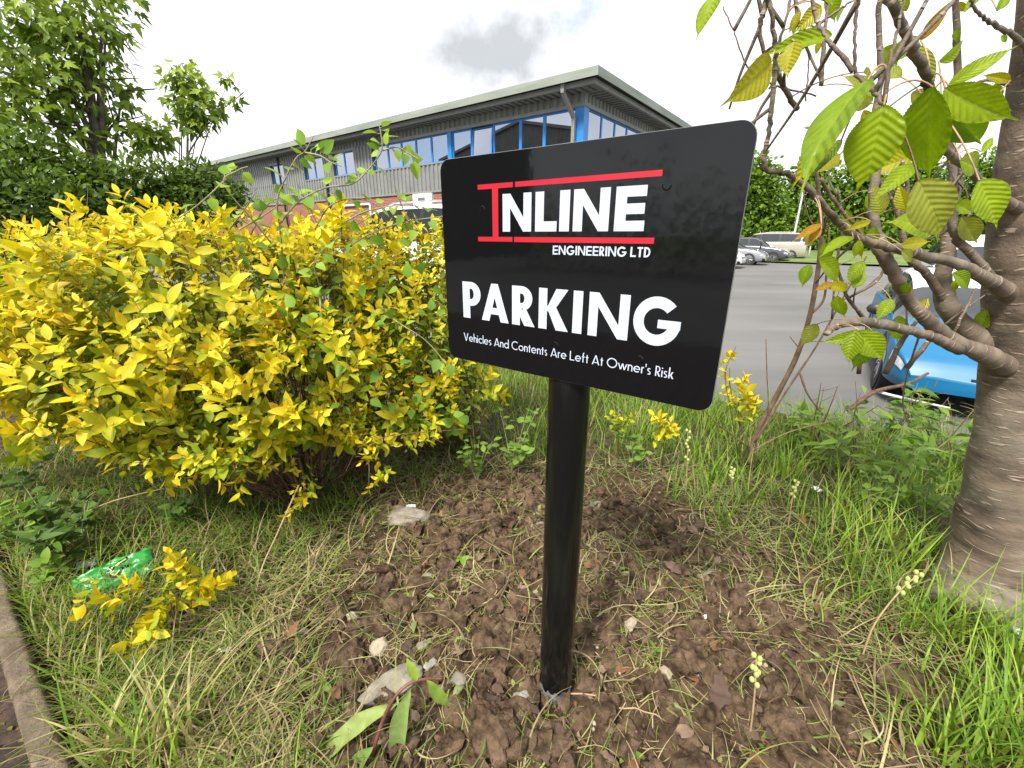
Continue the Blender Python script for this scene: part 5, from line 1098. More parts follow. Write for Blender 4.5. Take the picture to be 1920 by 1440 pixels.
# ------------------------------------------------------------------ grass, thatch, soil
def blades(name, base, az, L, wd, th0, th1, C, K=5, twist=0.0, parent=None, mat='grass', label=None, cat=None, tip=None):
    n = len(base); k = np.arange(K + 1) / K; th = th0[:, None] + (th1 - th0)[:, None] * k; azk = az[:, None] + twist * rng.normal(size=n)[:, None] * k
    st = L[:, None, None] / K * np.stack([np.sin(th) * np.cos(azk), np.sin(th) * np.sin(azk), np.cos(th)], -1)
    S = base[:, None, :] + np.concatenate([np.zeros((n, 1, 3)), np.cumsum(st[:, :-1], 1)], 1)
    g = gz(S[..., 0], S[..., 1]); S[..., 2] = np.maximum(S[..., 2], g + .003 + .006 * rng.random((n, 1)))
    sidev = np.stack([-np.sin(azk), np.cos(azk), np.zeros_like(azk)], -1); wv = wd[:, None] * (1 - k ** 1.6 * .93) * .5
    A, B = S - sidev * wv[..., None], S + sidev * wv[..., None]; V = np.stack([A, B], 2).reshape(n, -1, 3)
    j = np.arange(K); q = np.stack([2 * j, 2 * j + 1, 2 * j + 3, 2 * j + 2], -1); F = (q[None] + (np.arange(n) * 2 * (K + 1))[:, None, None]).reshape(-1, 4)
    Cc = np.repeat(C, 2 * (K + 1), 0)
    o = link(name, np_mesh(name, V.reshape(-1, 3), F, M[mat], Cc), parent)
    if parent is None: tag(o, label, cat, None, 'stuff')
    return o
def scatter(n, box, dens):
    out_ = []
    c = 0
    while c < n:
        x = rng.uniform(box[0], box[1], n); y = rng.uniform(box[2], box[3], n); s2 = x * E2[0] + y * E2[1]
        keep = (rng.random(n) < dens(x, y)) & (s2 > -.078) & (s2 < 4.34); out_.append(np.stack([x[keep], y[keep]], -1)); c += keep.sum()
    p = np.concatenate(out_)[:n]; return np.concatenate([p, gz(p[:, 0], p[:, 1])[:, None] - .004], 1)
clump = lambda x, y: sst(.38, .62, fbm(x * 4.5 + 11, y * 4.5 + 2))
# lush grass on the right, round the cherry and along the back
gd = lambda x, y: (1 - soil_mask(x, y)) * (.25 + .75 * clump(x, y)) * np.clip(.10 + sst(.75, 1.3, x + .62 * (y - 1.3)) + .8 * sst(1.95, 2.4, y), 0, 1)
p = scatter(17000, (-.6, 5.5, .25, 4.6), gd); n = len(p); az = rng.uniform(0, 6.283, n)
Cg = mixc([.06, .15, .010], [.27, .38, .045], rng.random(n) ** 1.3); dry = rng.random(n) < .08; Cg[dry] = mixc([.30, .26, .09], [.42, .34, .16], rng.random(dry.sum()))
sc = 1 + .55 * sst(2.2, 3.4, p[:, 1] + p[:, 0] * .3)
blades('lawn_grass', p, az, rng.uniform(.07, .24, n) * sc, rng.uniform(.003, .0068, n), rng.uniform(.0, .5, n), rng.uniform(.7, 1.9, n), Cg, 5, .3, label='bright green rough grass right of the post and around the cherry tree', cat='grass')
# long coarse tufts in front of the trunk, at the lower right and along the back
tc_ = np.array([on_z(x, y, .45)[:2] for x, y in [(1720, 1190), (1780, 1210), (1860, 1230), (1900, 1300), (1830, 1330), (1750, 1400), (1880, 1400), (1640, 1010), (1600, 1060), (1690, 1060), (1560, 960), (1700, 930), (1900, 1440), (1800, 1440), (330, 1420), (290, 1430), (230, 1400), (1340, 900), (1400, 940), (1310, 860), (1480, 880)]] + [np.array(s_xy(a_, b_)) for a_, b_ in zip(rng.uniform(-3, 1.2, 26), rng.uniform(3.2, 4.25, 26))])
k_ = rng.integers(0, len(tc_), 1500); xy = tc_[k_] + rng.normal(0, .035, (1500, 2)); p = np.concatenate([xy, gz(xy[:, 0], xy[:, 1])[:, None] - .004], 1); n = len(p); far = (k_ >= 21)
Cg = mixc([.09, .19, .014], [.30, .42, .05], rng.random(n)); st_ = (k_ >= 14) & (k_ < 17) & (rng.random(n) < .6); Cg[st_] = mixc([.35, .30, .12], [.5, .45, .2], rng.random(st_.sum()))
blades('coarse_grass', p, rng.uniform(0, 6.283, n), rng.uniform(.14, .34, n) * np.where(far, 1.35, 1), rng.uniform(.004, .0095, n), rng.uniform(.0, .35, n), rng.uniform(.6, 1.8, n), Cg, 7, .25, label='long coarse bright grass tufts before the cherry trunk and along the bed', cat='grass')
k_ = 1700; a_ = rng.uniform(1.0, 3.4, k_); b_ = -.07 + np.abs(rng.normal(0, .11, k_)); xy = np.stack(s_xy(a_, b_), -1); p = np.concatenate([xy, gz(xy[:, 0], xy[:, 1])[:, None] - .004], 1); n = k_; Cg = mixc([.07, .14, .012], [.26, .34, .04], rng.random(n)); st_ = rng.random(n) < .3; Cg[st_] = mixc([.25, .2, .09], [.45, .38, .18], rng.random(st_.sum()))
blades('edging_grass', p, rng.uniform(0, 6.283, n), rng.uniform(.06, .2, n), rng.uniform(.0025, .0055, n), rng.uniform(.1, .8, n), rng.uniform(.9, 2.1, n), Cg, 6, .4, label='ragged grass growing along the edging stones', cat='grass')
# dark tangled grass under the shrub and by the edging
p = scatter(9500, (-2.9, .1, .45, 2.7), lambda x, y: (1 - soil_mask(x, y)) * (.3 + .7 * clump(x, y)) * (.3 + .7 * sst(-.6, -1.1, x))); n = len(p)
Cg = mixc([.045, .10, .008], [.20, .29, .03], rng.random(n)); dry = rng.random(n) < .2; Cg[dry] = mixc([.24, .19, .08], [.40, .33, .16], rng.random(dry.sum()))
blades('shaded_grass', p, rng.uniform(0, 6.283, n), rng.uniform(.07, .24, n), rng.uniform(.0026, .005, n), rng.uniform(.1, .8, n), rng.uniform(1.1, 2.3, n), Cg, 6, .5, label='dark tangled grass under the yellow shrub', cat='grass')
# flattened dry strands
p = scatter(6900, (-1.45, 1.45, .22, 2.2), lambda x, y: np.clip(1.05 - 1.05 * soil_mask(x, y), .10, 1) * (.25 + .75 * clump(x + 3, y)) * (1 - .6 * sst(.8, 1.2, x)) * (1 - .6 * sst(1.3, 1.8, y)) * (1 - .7 * sst(-.85, -1.15, x))); n = len(p)
t_ = rng.random(n); Cg = np.where((t_ < .62)[:, None], mixc([.14, .10, .05], [.50, .42, .22], rng.random(n)), mixc([.10, .15, .028], [.34, .38, .11], rng.random(n)))
blades('flattened_straw', p, rng.uniform(0, 6.283, n), rng.uniform(.05, .28, n), rng.uniform(.0018, .0066, n), rng.uniform(.8, 1.45, n), rng.uniform(1.4, 1.85, n), Cg, 8, 1.5, label='matted dry straw and cut grass lying over the bed', cat='straw')
# crumbs of soil and torn green leaf pieces
# short sprouts and straw bits on the soil itself
p = scatter(3300, (-.8, 1.2, .25, 2.1), lambda x, y: soil_mask(x, y) * (.15 + .85 * clump(x * 1.5, y * 1.5 + 7))); n = len(p)
Cg = np.where((rng.random(n) < .6)[:, None], mixc([.33, .28, .12], [.50, .43, .22], rng.random(n)), mixc([.12, .19, .03], [.27, .33, .06], rng.random(n)))
blades('straw_scraps', p, rng.uniform(0, 6.283, n), rng.uniform(.025, .14, n), rng.uniform(.0014, .0036, n), rng.uniform(.8, 1.4, n), rng.uniform(1.3, 1.7, n), Cg, 5, .8, label='scraps of straw scattered over the bare soil', cat='straw')
# moss dots on the path
# soil clods
def ico():
    ph = (1 + 5 ** .5) / 2; V = norm(np.array([(-1, ph, 0), (1, ph, 0), (-1, -ph, 0), (1, -ph, 0), (0, -1, ph), (0, 1, ph), (0, -1, -ph), (0, 1, -ph), (ph, 0, -1), (ph, 0, 1), (-ph, 0, -1), (-ph, 0, 1)], float))
    F = [(0, 11, 5), (0, 5, 1), (0, 1, 7), (0, 7, 10), (0, 10, 11), (1, 5, 9), (5, 11, 4), (11, 10, 2), (10, 7, 6), (7, 1, 8), (3, 9, 4), (3, 4, 2), (3, 2, 6), (3, 6, 8), (3, 8, 9), (4, 9, 5), (2, 4, 11), (6, 2, 10), (8, 6, 7), (9, 8, 1)]
    return V, F
def subdiv(V, F):
    V = list(map(tuple, V)); c = {}; O = []
    def mid(a, b):
        k = (min(a, b), max(a, b))
        if k not in c: q = np.array(V[a]) + np.array(V[b]); q /= np.linalg.norm(q); V.append(tuple(q)); c[k] = len(V) - 1
        return c[k]
    for a, b, d in F: x, y, z = mid(a, b), mid(b, d), mid(d, a); O += [(a, x, z), (b, y, x), (d, z, y), (x, y, z)]
    return np.array(V), O
I0 = ico(); I1 = subdiv(*I0); I2 = subdiv(*I1); I3 = subdiv(*I2); I4 = subdiv(*I3)
M['clod'] = pmat('soil_clod', (.034, .021, .012), (.18, .12, .075), 24, .95, 1.0, 130, spec=.15, detail=9)
p = scatter(5200, (-.8, 1.2, .25, 2.0), lambda x, y: soil_mask(x, y) * (.25 + .75 * clump(x * 2 + 4, y * 2))); n = len(p); tv, tf = np.array(I1[0]), np.array(I1[1])
sz = .003 + .032 * rng.random(n) ** 5; V = tv[None] * (1 + .8 * (rng.random((n, len(tv), 1)) - .5)) * sz[:, None, None] * rng.uniform(.7, 1.3, (n, 1, 3)) + p[:, None] + np.array([0, 0, 1]) * (sz * .35)[:, None, None]
o = link('soil_clods', np_mesh('soil_clods', V.reshape(-1, 3), (tf[None] + (np.arange(n) * len(tv))[:, None, None]).reshape(-1, 3), M['clod'], smooth=False)); tag(o, 'crumbly brown soil clods around the post', 'soil', None, 'stuff')
p = scatter(9000, (-.85, 1.2, .22, 2.1), lambda x, y: .04 + .96 * soil_mask(x, y)); n = len(p); sz = rng.uniform(.0018, .0065, n); tv, tf = np.array(I0[0]), np.array(I0[1])
V = tv[None] * rng.uniform(.5, 1.3, (n, 12, 1)) * sz[:, None, None] + p[:, None] + np.array([0, 0, .005])
o = link('soil_crumbs', np_mesh('soil_crumbs', V.reshape(-1, 3), (tf[None] + (np.arange(n) * 12)[:, None, None]).reshape(-1, 3), M['clod'], smooth=False)); tag(o, 'fine soil crumbs over the dug bed', 'soil', None, 'stuff')
def rough_rock(r, seed, sc=(1, 1, 1), det=I3, jag=.35, flat=6):
    V = np.array(det[0], float); q = np.random.default_rng(seed); 
    for _ in range(flat):      # cut flat facets
        d = norm(q.normal(size=3)); h = q.uniform(.62, .9); s_ = V @ d; V = V - np.maximum(s_ - h, 0)[:, None] * d
    f_ = fbm(V[:, 0] * 2.2 + seed, V[:, 1] * 2.2 + V[:, 2] * 1.7) - .47 + .5 * (fbm(V[:, 0] * 7 + V[:, 2] * 5, V[:, 1] * 7 + seed) - .47)
    return V * (1 + jag * f_)[:, None] * r * np.array(sc)
# big lumps of dug earth
for i, (px, py, r) in enumerate([(955, 1210, .050), (1520, 1095, .045), (1460, 1150, .06), (650, 1225, .055), (930, 1385, .055), (1020, 1400, .05), (1470, 1390, .05), (1700, 1280, .055), (1780, 1300, .05), (1330, 1300, .035), (870, 1150, .03), (820, 1230, .03)]):
    q = on_z(px, py, .46); mb = MB(); mb.add(rough_rock(r, i + 40, (1.3, 1, .6), I4, 1.0, 3), np.array(I4[1])); o = mb.build('earth_clump', M['clod'], None, smooth=True); o.location = (q[0], q[1], float(gz(q[0], q[1])) + r * .1); o.rotation_euler = (0, 0, i * 1.3)
    tag(o, ['damp earth clump left of the post foot', 'reddish earth clump at the grass edge right of the post', 'wide smooth earth clump below the reddish one', 'broad earth clump beside the pale round stone', 'earth clump at the bottom edge left of the post', 'earth clump in front of the post foot at the bottom edge', 'earth clump at the bottom right of the post', 'earth clump in the grass below the cherry trunk', 'second earth clump in the grass below the cherry trunk', 'small earth clump right of the post', 'small earth clump upper left of the post foot', 'small earth clump among straw left of the post'][i], 'soil')
# stones
M['stone_g'] = pmat('grey_stone', (.17, .145, .11), (.31, .28, .22), 14, .85, .6, 60); M['stone_p'] = pmat('pale_stone', (.30, .24, .17), (.42, .36, .27), 20, .85, .5, 80); M['stone_w'] = pmat('whitish_stone', (.20, .185, .16), (.32, .30, .265), 20, .8, .5, 70)
for i, (px, py, r, sc, mt, lab, rz) in enumerate([(1120, 940, .022, (1.2, .9, .7), 'stone_g', 'grey pebble on the soil behind the post on its right', .2), (560, 1190, .02, (1.3, .9, .6), 'stone_p', 'tan pebble in the straw far left of the post', .5), (860, 1290, .018, (1.1, 1, .7), 'stone_g', 'grey pebble right of the flat stone', .1), (1250, 1260, .02, (1.2, .9, .8), 'stone_p', 'tan pebble right of the post foot', .6), (800, 1080, .02, (1.2, .8, .7), 'stone_g', 'grey pebble below the large angular stone', .6), (767, 972, .062, (1.3, .8, .72), 'stone_g', 'large grey-brown angular stone at the soil edge under the shrub', .2), (710, 1200, .026, (1, 1, .85), 'stone_p', 'round pale buff stone left of the post', .5), (735, 1285, .055, (1.5, .7, .45), 'stone_g', 'long flat grey stone in the straw left of the post', .7), (978, 1320, .030, (.85, .8, 1.25), 'stone_w', 'whitish upright stone leaning at the foot of the post', .3),
                                                 (1015, 1225, .020, (1.2, .8, .8), 'stone_p', 'small pinkish stone just left of the post', .9), (1405, 1215, .018, (1.2, 1, .7), 'stone_p', 'small tan stone right of the post', .1), (1335, 1075, .040, (1.2, .9, .6), 'stone_g', 'grey-brown rough stone among dead leaves right of the post', .4), (1175, 1075, .016, (1, .9, .8), 'stone_p', 'tiny pinkish stone near the post on its right', 0), (660, 1150, .02, (1, .7, 1.2), 'stone_p', 'brown pointed stone in straw left of the post', .2), (900, 985, .018, (1.2, .9, .7), 'stone_w', 'pale pebble behind the post on bare soil', .2), (1015, 985, .024, (.9, .9, .9), 'stone_g', 'grey pebble half hidden behind the post', .2), (790, 1205, .016, (1.1, .9, .7), 'stone_g', 'little grey pebble beside the round buff stone', .2), (1180, 1170, .022, (1.3, .9, .7), 'stone_p', 'flat reddish stone in soil right of the post', .8)]):
    q = on_z(px, py, .46); mb = MB(); mb.add(rough_rock(r * 1.25, i + 3, sc, I3, .4, 11), np.array(I3[1])); o = mb.build('stone', M[mt], None, smooth=True); o.location = (q[0], q[1], float(gz(q[0], q[1])) + r * sc[2] * .35); o.rotation_euler = (.1, 0, rz); tag(o, lab, 'stone')
p = scatter(150, (-.7, 1.1, .25, 2.0), lambda x, y: soil_mask(x, y)); n = len(p); sz = rng.uniform(.003, .009, n); V = np.array(I0[0])[None] * rng.uniform(.6, 1.2, (n, 12, 1)) * sz[:, None, None] + p[:, None] + np.array([0, 0, .006])
o = link('gravel', np_mesh('gravel', V.reshape(-1, 3), (np.array(I0[1])[None] + (np.arange(n) * 12)[:, None, None]).reshape(-1, 3), M['stone_p'])); tag(o, 'small pale gravel scattered in the soil', 'gravel', None, 'stuff')

# ------------------------------------------------------------------ dead leaves
def T_dead(seed):
    q = np.random.default_rng(seed); tv, tf = T_maple() if seed % 2 else T_lance(10, .55, .5, -.3); tv = tv.copy(); tv[:, 2] += .22 * np.sin(tv[:, 0] * q.uniform(3, 7) + q.uniform(0, 6)) + .15 * np.sin(tv[:, 1] * q.uniform(4, 8)) + q.normal(0, .035, len(tv)); tv[:, :2] += q.normal(0, .028, (len(tv), 2)); return tv, tf
DC = np.array([(.10, .065, .048), (.16, .105, .075), (.22, .15, .105), (.075, .05, .04), (.17, .085, .045)])
p = scatter(760, (-1.25, 1.4, .25, 2.3), lambda x, y: .25 + .75 * soil_mask(x, y)); n = len(p)
for s_ in range(4):
    q = np.arange(n) % 4 == s_; m_ = q.sum(); P = p[q] + np.array([0, 0, .012]); tv, tf = T_dead(s_); X_, Y_, Z_ = frames(np.stack([np.cos(rng.uniform(0, 6.3, m_)), np.sin(rng.uniform(0, 6.3, m_)), rng.normal(0, .2, m_)], -1), np.array([0, 0, 1]) + rng.normal(0, .4, (m_, 3))); L_ = rng.uniform(.016, .055, m_)
    V = P[:, None] + L_[:, None, None] * (tv[None, :, :1] * X_[:, None] + tv[None, :, 1:2] * Y_[:, None] + tv[None, :, 2:] * Z_[:, None])
    o = link('leaf_litter', np_mesh('leaf_litter', V.reshape(-1, 3), (tf[None] + (np.arange(m_) * len(tv))[:, None, None]).reshape(-1, tf.shape[1]), M['dead'], np.repeat(DC[rng.integers(0, 5, m_)], len(tv), 0))); tag(o, 'brown crumbled leaf litter over the soil', 'leaf litter', None, 'stuff')
p = scatter(520, (-1.25, 1.4, .25, 2.0), lambda x, y: .7 + .3 * soil_mask(x, y)); n = len(p); a = rng.uniform(0, 6.3, n)
sroot = tag(empty('torn_leaves', (0, 0, 0)), 'torn and wilted green leaf pieces strewn over the bed', 'leaf litter', None, 'stuff')
emit(sroot, 'leaf', 'leaf_pieces', p + np.array([0, 0, .012]), np.stack([np.cos(a), np.sin(a), rng.normal(0, .2, n)], -1), np.array([0, 0, 1]) + rng.normal(0, .45, (n, 3)), rng.uniform(.015, .05, n), mixc([.13, .19, .04], [.36, .40, .16], rng.random(n)), T_lance(5, .45, .5, .3), M['leaf'], 0)
for i, (px, py, L_, az, c, lab) in enumerate([(1275, 1085, .075, 1.0, 1, 'grey-brown curled dead leaf right of the post'), (1385, 1170, .065, 2.2, 1, 'dead grey leaf below the rough stone'), (1345, 1345, .10, -.6, 0, 'long dark dead leaf near the bottom right of the post'), (1160, 990, .07, .4, 0, 'dark folded dead leaf behind the post on its right'), (1255, 910, .08, .1, 2, 'broad brown dead leaf at the back of the soil'), (925, 1020, .07, .8, 1, 'curled brown leaf on soil left of the post top'), (1290, 1385, .06, 1.9, 2, 'light brown dead leaf at the bottom edge'), (1450, 985, .05, 2.6, 0, 'dark dead leaf in the grass right of the soil'), (1510, 985, .045, .3, 4, 'small red-brown dead leaf in the grass'), (1530, 1070, .035, .9, 4, 'small orange dead leaf on the reddish earth'), (1300, 1130, .03, .9, 4, 'tiny orange leaf scrap among dead leaves'), (600, 1050, .06, 1.4, 2, 'brown leaf in the straw left of the soil'), (330, 970, .07, .4, 2, 'rolled brown leaf under the yellow shrub'), (430, 1260, .07, .2, 1, 'brown flat leaf in straw near the edging'), (240, 1330, .06, 1.2, 0, 'dark dead leaf close to the edging')]):
    q = on_z(px, py, .46); tv, tf = T_dead(i); o = link('dead_leaf', np_mesh('dead_leaf', tv * L_, tf, M['dead'], np.broadcast_to(DC[c], (len(tv), 3)))); o.location = (q[0], q[1], float(gz(q[0], q[1])) + .014); o.rotation_euler = (.25, -.2, az); tag(o, lab, 'dead leaf', 'dead leaves on the bed')

# ------------------------------------------------------------------ weeds
def weed(name, label, px, py, Y, h, ns, T, L_, cols, cat='weed', spread=.5, per=7, n_obj=60, stem='vine', group=None):
    q = at(px, py, Y); b0 = np.array([q[0], q[1], float(gz(q[0], q[1]))]); root = empty(name, b0); tag(root, label, cat, group); mb = MB(); P, D = [], []
    for _ in range(ns):
        e_ = b0 + np.array([rng.normal(0, spread * h * .5), rng.normal(0, spread * h * .5), h * rng.uniform(.6, 1.05)]); S = bez(b0, b0 * .5 + e_ * .5 + np.array([0, 0, h * .15]), e_, 8); mb.tube(S - b0, np.linspace(.0028, .0012, 8), 5, False)
        for k in range(per):
            i = rng.integers(2, 8); d = rand_dir(1)[0]; d[2] = abs(d[2]) * .5; P.append(S[i] + d * .006); D.append(d)
    n = len(P); mb.build('stem', M[stem], root, smooth=True)
    emit(root, 'leaf', 'foliage', P, D, np.array([0, -.3, .9]) + rng.normal(0, .3, (n, 3)), L_ * rng.uniform(.7, 1.2, n), mixc(cols[0], cols[1], rng.random(n)), T, M['leaf'], n_obj); return root
WG = [(.10, .20, .02), (.24, .36, .05)]; WD = [(.045, .10, .014), (.12, .21, .03)]
TL = T_lance(5, .28, .2, .35); TO = T_lance(5, .6, .2, .2)
for (lab, px, py, Y, h, ns, T, L_, cs, per) in [('tall narrow-leafed weed left of the cherry trunk', 1690, 860, 2.0, .42, 7, TL, .11, WG, 9), ('leafy bramble shoots in the grass left of the cherry trunk', 1620, 960, 1.75, .26, 7, TO, .05, WG, 7), ('bramble shoots against the cherry trunk', 1740, 960, 1.7, .30, 6, TO, .052, WG, 8), ('narrow-leafed weed in front of the blue car', 1760, 800, 2.3, .40, 7, TL, .11, WG, 9), ('weed with pointed leaves below the dead stub branch', 1570, 830, 2.3, .36, 6, TL, .10, WG, 8), ('weed clump under the nose of the blue car', 1690, 790, 2.7, .52, 10, TL, .11, WG, 9), ('leafy weed left of the blue car wheel', 1600, 800, 2.6, .40, 8, TO, .05, WG, 8), ('weed clump right of the blue car bumper', 1800, 800, 2.4, .56, 10, TL, .11, WG, 9), ('tall weed at the kerb before the asphalt', 1500, 800, 2.8, .34, 7, TL, .09, WG, 8), ('green weed behind the sign post', 960, 830, 2.1, .34, 7, TO, .05, WG, 8), ('green weed between shrub and post', 890, 790, 2.0, .32, 7, TO, .045, WG, 8), ('weed right of the post below the board', 1190, 860, 2.1, .26, 6, TO, .045, WG, 7),
    ('dark nettle-like weed at the left edge under the shrub', 60, 900, 1.55, .28, 8, TO, .05, WD, 8), ('green weed spilling over the edging at the left edge', 30, 985, 1.45, .2, 9, TO, .05, WG, 8), ('low green weed in the corner of bed and edging', 75, 1050, 1.25, .14, 8, TO, .04, WG, 7), ('grassy weed between edging and packet', 110, 1010, 1.35, .18, 8, TL, .08, WD, 7), ('dark weed by the edging stone at the left', 130, 960, 1.45, .20, 7, TO, .045, WD, 7), ('dark leafy weed under the middle of the shrub', 330, 930, 1.6, .16, 7, TO, .05, WD, 7), ('dark leafy weed under the right of the shrub', 590, 880, 1.8, .2, 8, TO, .05, WD, 8), ('shaded weed under the shrub near the soil', 470, 860, 1.8, .25, 8, TO, .05, WD, 8), ('tall weeds at the back left of the shrub', -20, 800, 1.8, .3, 7, TO, .05, WD, 8)]:
    weed('leafy_weed', lab, px, py, Y, h, ns, T, L_, cs, per=per, group='weeds in the bed')
for (lab, px, py, L_, nl, cs) in [('wilted green dock leaves lying left of the post', 770, 1105, .085, 3, WG), ('small rosette of round leaves on the soil left of the post', 865, 1055, .045, 5, WG), ('small clover seedling near the stones left of the post', 930, 1215, .035, 5, WG), ('wilted green leaves on soil right of the post', 1095, 1190, .06, 2, [(.30, .34, .12), (.4, .42, .2)]), ('five-fingered green leaves at the bottom right', 1465, 1395, .055, 5, WG), ('grey-green wilted leaves bottom right of the post', 1560, 1330, .05, 4, [(.14, .17, .07), (.24, .27, .12)]), ('small green seedling at the right of the post foot', 1230, 1210, .05, 3, WG), ('pale pointed leaf lying at the bottom right', 1380, 1400, .09, 1, [(.30, .34, .12), (.4, .42, .2)]), ('wilted grey-green leaves by the straw at the left', 340, 1260, .05, 5, [(.14, .17, .07), (.24, .27, .12)]), ('leafy sprig near the bottom centre', 1180, 1420, .045, 5, WG), ('upright dock leaf beside the edging', 118, 1120, .11, 2, WG), ('fallen green leaf far right of the post', 1240, 1320, .09, 1, [(.25, .30, .09), (.34, .38, .14)])]:
    q = on_z(px, py, .46); b0 = np.array([q[0], q[1], float(gz(q[0], q[1])) + .008]); root = empty('ground_weed', b0); tag(root, lab, 'weed', 'low weeds on the soil'); a = rng.uniform(0, 6.3) + np.arange(nl) * 6.283 / max(nl, 3)
    emit(root, 'leaf', 'foliage', np.repeat(b0[None], nl, 0), np.stack([np.cos(a), np.sin(a), np.full(nl, .25)], -1), np.array([0, 0, 1]) + rng.normal(0, .2, (nl, 3)), L_ * rng.uniform(.8, 1.15, nl), mixc(cs[0], cs[1], rng.random(nl)), T_lance(5, .42, .25, .3), M['leaf'], 20)
# seed heads (bulb pods on pale stalks)
M['pod'] = pmat('seed_pod', (.33, .40, .10), (.42, .46, .15), 30, .5)
for (lab, path) in [('pale bent stalk with green seed pods before the cherry trunk', [(1615, 1235), (1640, 1170), (1690, 1105), (1722, 1078)]), ('small stalk of seed pods in the straw at the bottom right', [(1405, 1390), (1415, 1300), (1418, 1235)]), ('upright stalk of green seed pods in the grass', [(1478, 985), (1485, 940), (1493, 905)]), ('green seed head left of the sapling stem', [(1285, 930), (1288, 880), (1290, 810)]), ('green seed head at the back right of the sign', [(1375, 930), (1372, 900), (1374, 880)])]:
    b0 = on_z(*path[0], .45); Yb = b0[1]; S = smooth_path([at(x, y, Yb + .02 * i) for i, (x, y) in enumerate(path)], 6); root = empty('seed_stalk', b0); tag(root, lab, 'plant', 'seed stalks'); mb = MB(); mb.tube(S - b0, np.linspace(.0028, .0018, len(S)), 6, False); mb.build('stalk', M['tan_twig'], root, smooth=True)
    pm = MB(); pm.add(np.array(I2[0]) * .0075 * np.array([.85, .85, 1.1]), np.array(I2[1])); me = pm.mesh('seed_pod', M['pod'])
    for k in range(9):
        i = len(S) - 1 - (k * len(S) // 22); a = k * 2.2; o = link('seed_pod', me, root); o.location = S[i] - b0 + np.array([math.cos(a), math.sin(a) * .6, math.sin(a)]) * .009
# reddish bent stem with strap leaves in the very front
bw = on_z(690, 1440, .45); root = empty('willowherb_stem', bw); tag(root, 'bent reddish weed stem with long pale green leaves at the bottom edge', 'weed')
S = smooth_path([at(690, 1470, bw[1]), at(705, 1390, bw[1] + .02), at(735, 1315, bw[1] + .05), at(775, 1278, bw[1] + .08), at(830, 1272, bw[1] + .10)], 8)
M['redstem'] = pmat('red_stem', (.10, .03, .03), (.17, .07, .045), 30, .5); mb = MB(); mb.tube(S - bw, np.linspace(.0055, .0032, len(S)), 8, True); mb.build('stem', M['redstem'], root, smooth=True)
def strap(a, b_, wd, c, curl=.15):
    tv, tf = T_lance(16, wd, .75, curl); tv = tv.copy(); tv[:, 2] += .012 * np.sin(tv[:, 1] * 23) * np.sign(tv[:, 0]); tv[:, 0] += .03 * np.sin(tv[:, 1] * 5); d_ = b_ - a; L_ = np.linalg.norm(d_); X_, Y_, Z_ = [q[0] for q in frames(d_[None], (np.array([0, 0, CAMZ]) - a + np.array([0, 0, .6]))[None])]
    V = (a - bw) + L_ * (tv[:, :1] * X_ + tv[:, 1:2] * Y_ + tv[:, 2:] * Z_); link('leaf', np_mesh('leaf', V, tf, M['leaf'], np.broadcast_to(c, (len(tv), 3))), root)
yb = bw[1]; PLc = (.30, .38, .12)
strap(at(745, 1320, yb + .05), at(545, 1450, yb + .0), .13, PLc); strap(at(770, 1290, yb + .07), at(730, 1470, yb), .17, (.24, .34, .10)); strap(at(800, 1275, yb + .08), at(845, 1330, yb + .06), .3, (.22, .33, .05)); strap(at(780, 1278, yb + .08), at(765, 1235, yb + .1), .4, (.25, .36, .05)); strap(at(700, 1400, yb), at(640, 1480, yb - .02), .25, (.2, .3, .08))
# sapling with bare stems right of the sign
sb0 = at(1405, 850, 2.05); sb0[2] = float(gz(sb0[0], sb0[1])); sap = empty('bare_sapling', sb0); tag(sap, 'thin brown leafless sapling stem between sign and cherry tree', 'sapling')
mb = MB()
for pth, r0 in [([(1405, 870, 2.05), (1420, 810, 2.03), (1455, 745, 2.0), (1495, 665, 1.95), (1520, 585, 1.9), (1535, 500, 1.87), (1540, 430, 1.85), (1535, 360, 1.83), (1530, 320, 1.82)], .014), ([(1520, 590, 1.9), (1545, 560, 1.9), (1550, 500, 1.88), (1555, 430, 1.87)], .006), ([(1415, 830, 2.0), (1470, 740, 1.95), (1530, 650, 1.92), (1580, 560, 1.9), (1625, 480, 1.88)], .006), ([(1420, 820, 2.03), (1440, 780, 2.0), (1438, 700, 2.0), (1436, 635, 2.0)], .004), ([(1405, 840, 2.02), (1340, 790, 1.9), (1315, 760, 1.85)], .004), ([(1410, 845, 2.03), (1480, 810, 2.0), (1560, 790, 2.0)], .004), ([(1500, 655, 1.95), (1480, 630, 1.95)], .003), ([(1500, 640, 1.95), (1550, 640, 1.95)], .003), ([(1405, 850, 2.05), (1372, 740, 2.0), (1368, 690, 2.0)], .003), ([(1540, 440, 1.86), (1515, 405, 1.85), (1505, 350, 1.84)], .004)]:
    S = smooth_path([at(*k) for k in pth], 6); mb.tube(S - sb0, np.linspace(r0, r0 * .5, len(S)), 7, True, wob=.15)
mb.build('stem', pmat('sapling_bark', (.13, .075, .045), (.24, .16, .11), 25, .7, .4, 90), sap, smooth=True)
brm = at(1640, 800, 2.7); brm[2] = float(gz(brm[0], brm[1])); br_ = empty('dead_bramble', brm); tag(br_, 'tangle of dead brown stalks in front of the blue car', 'plant')
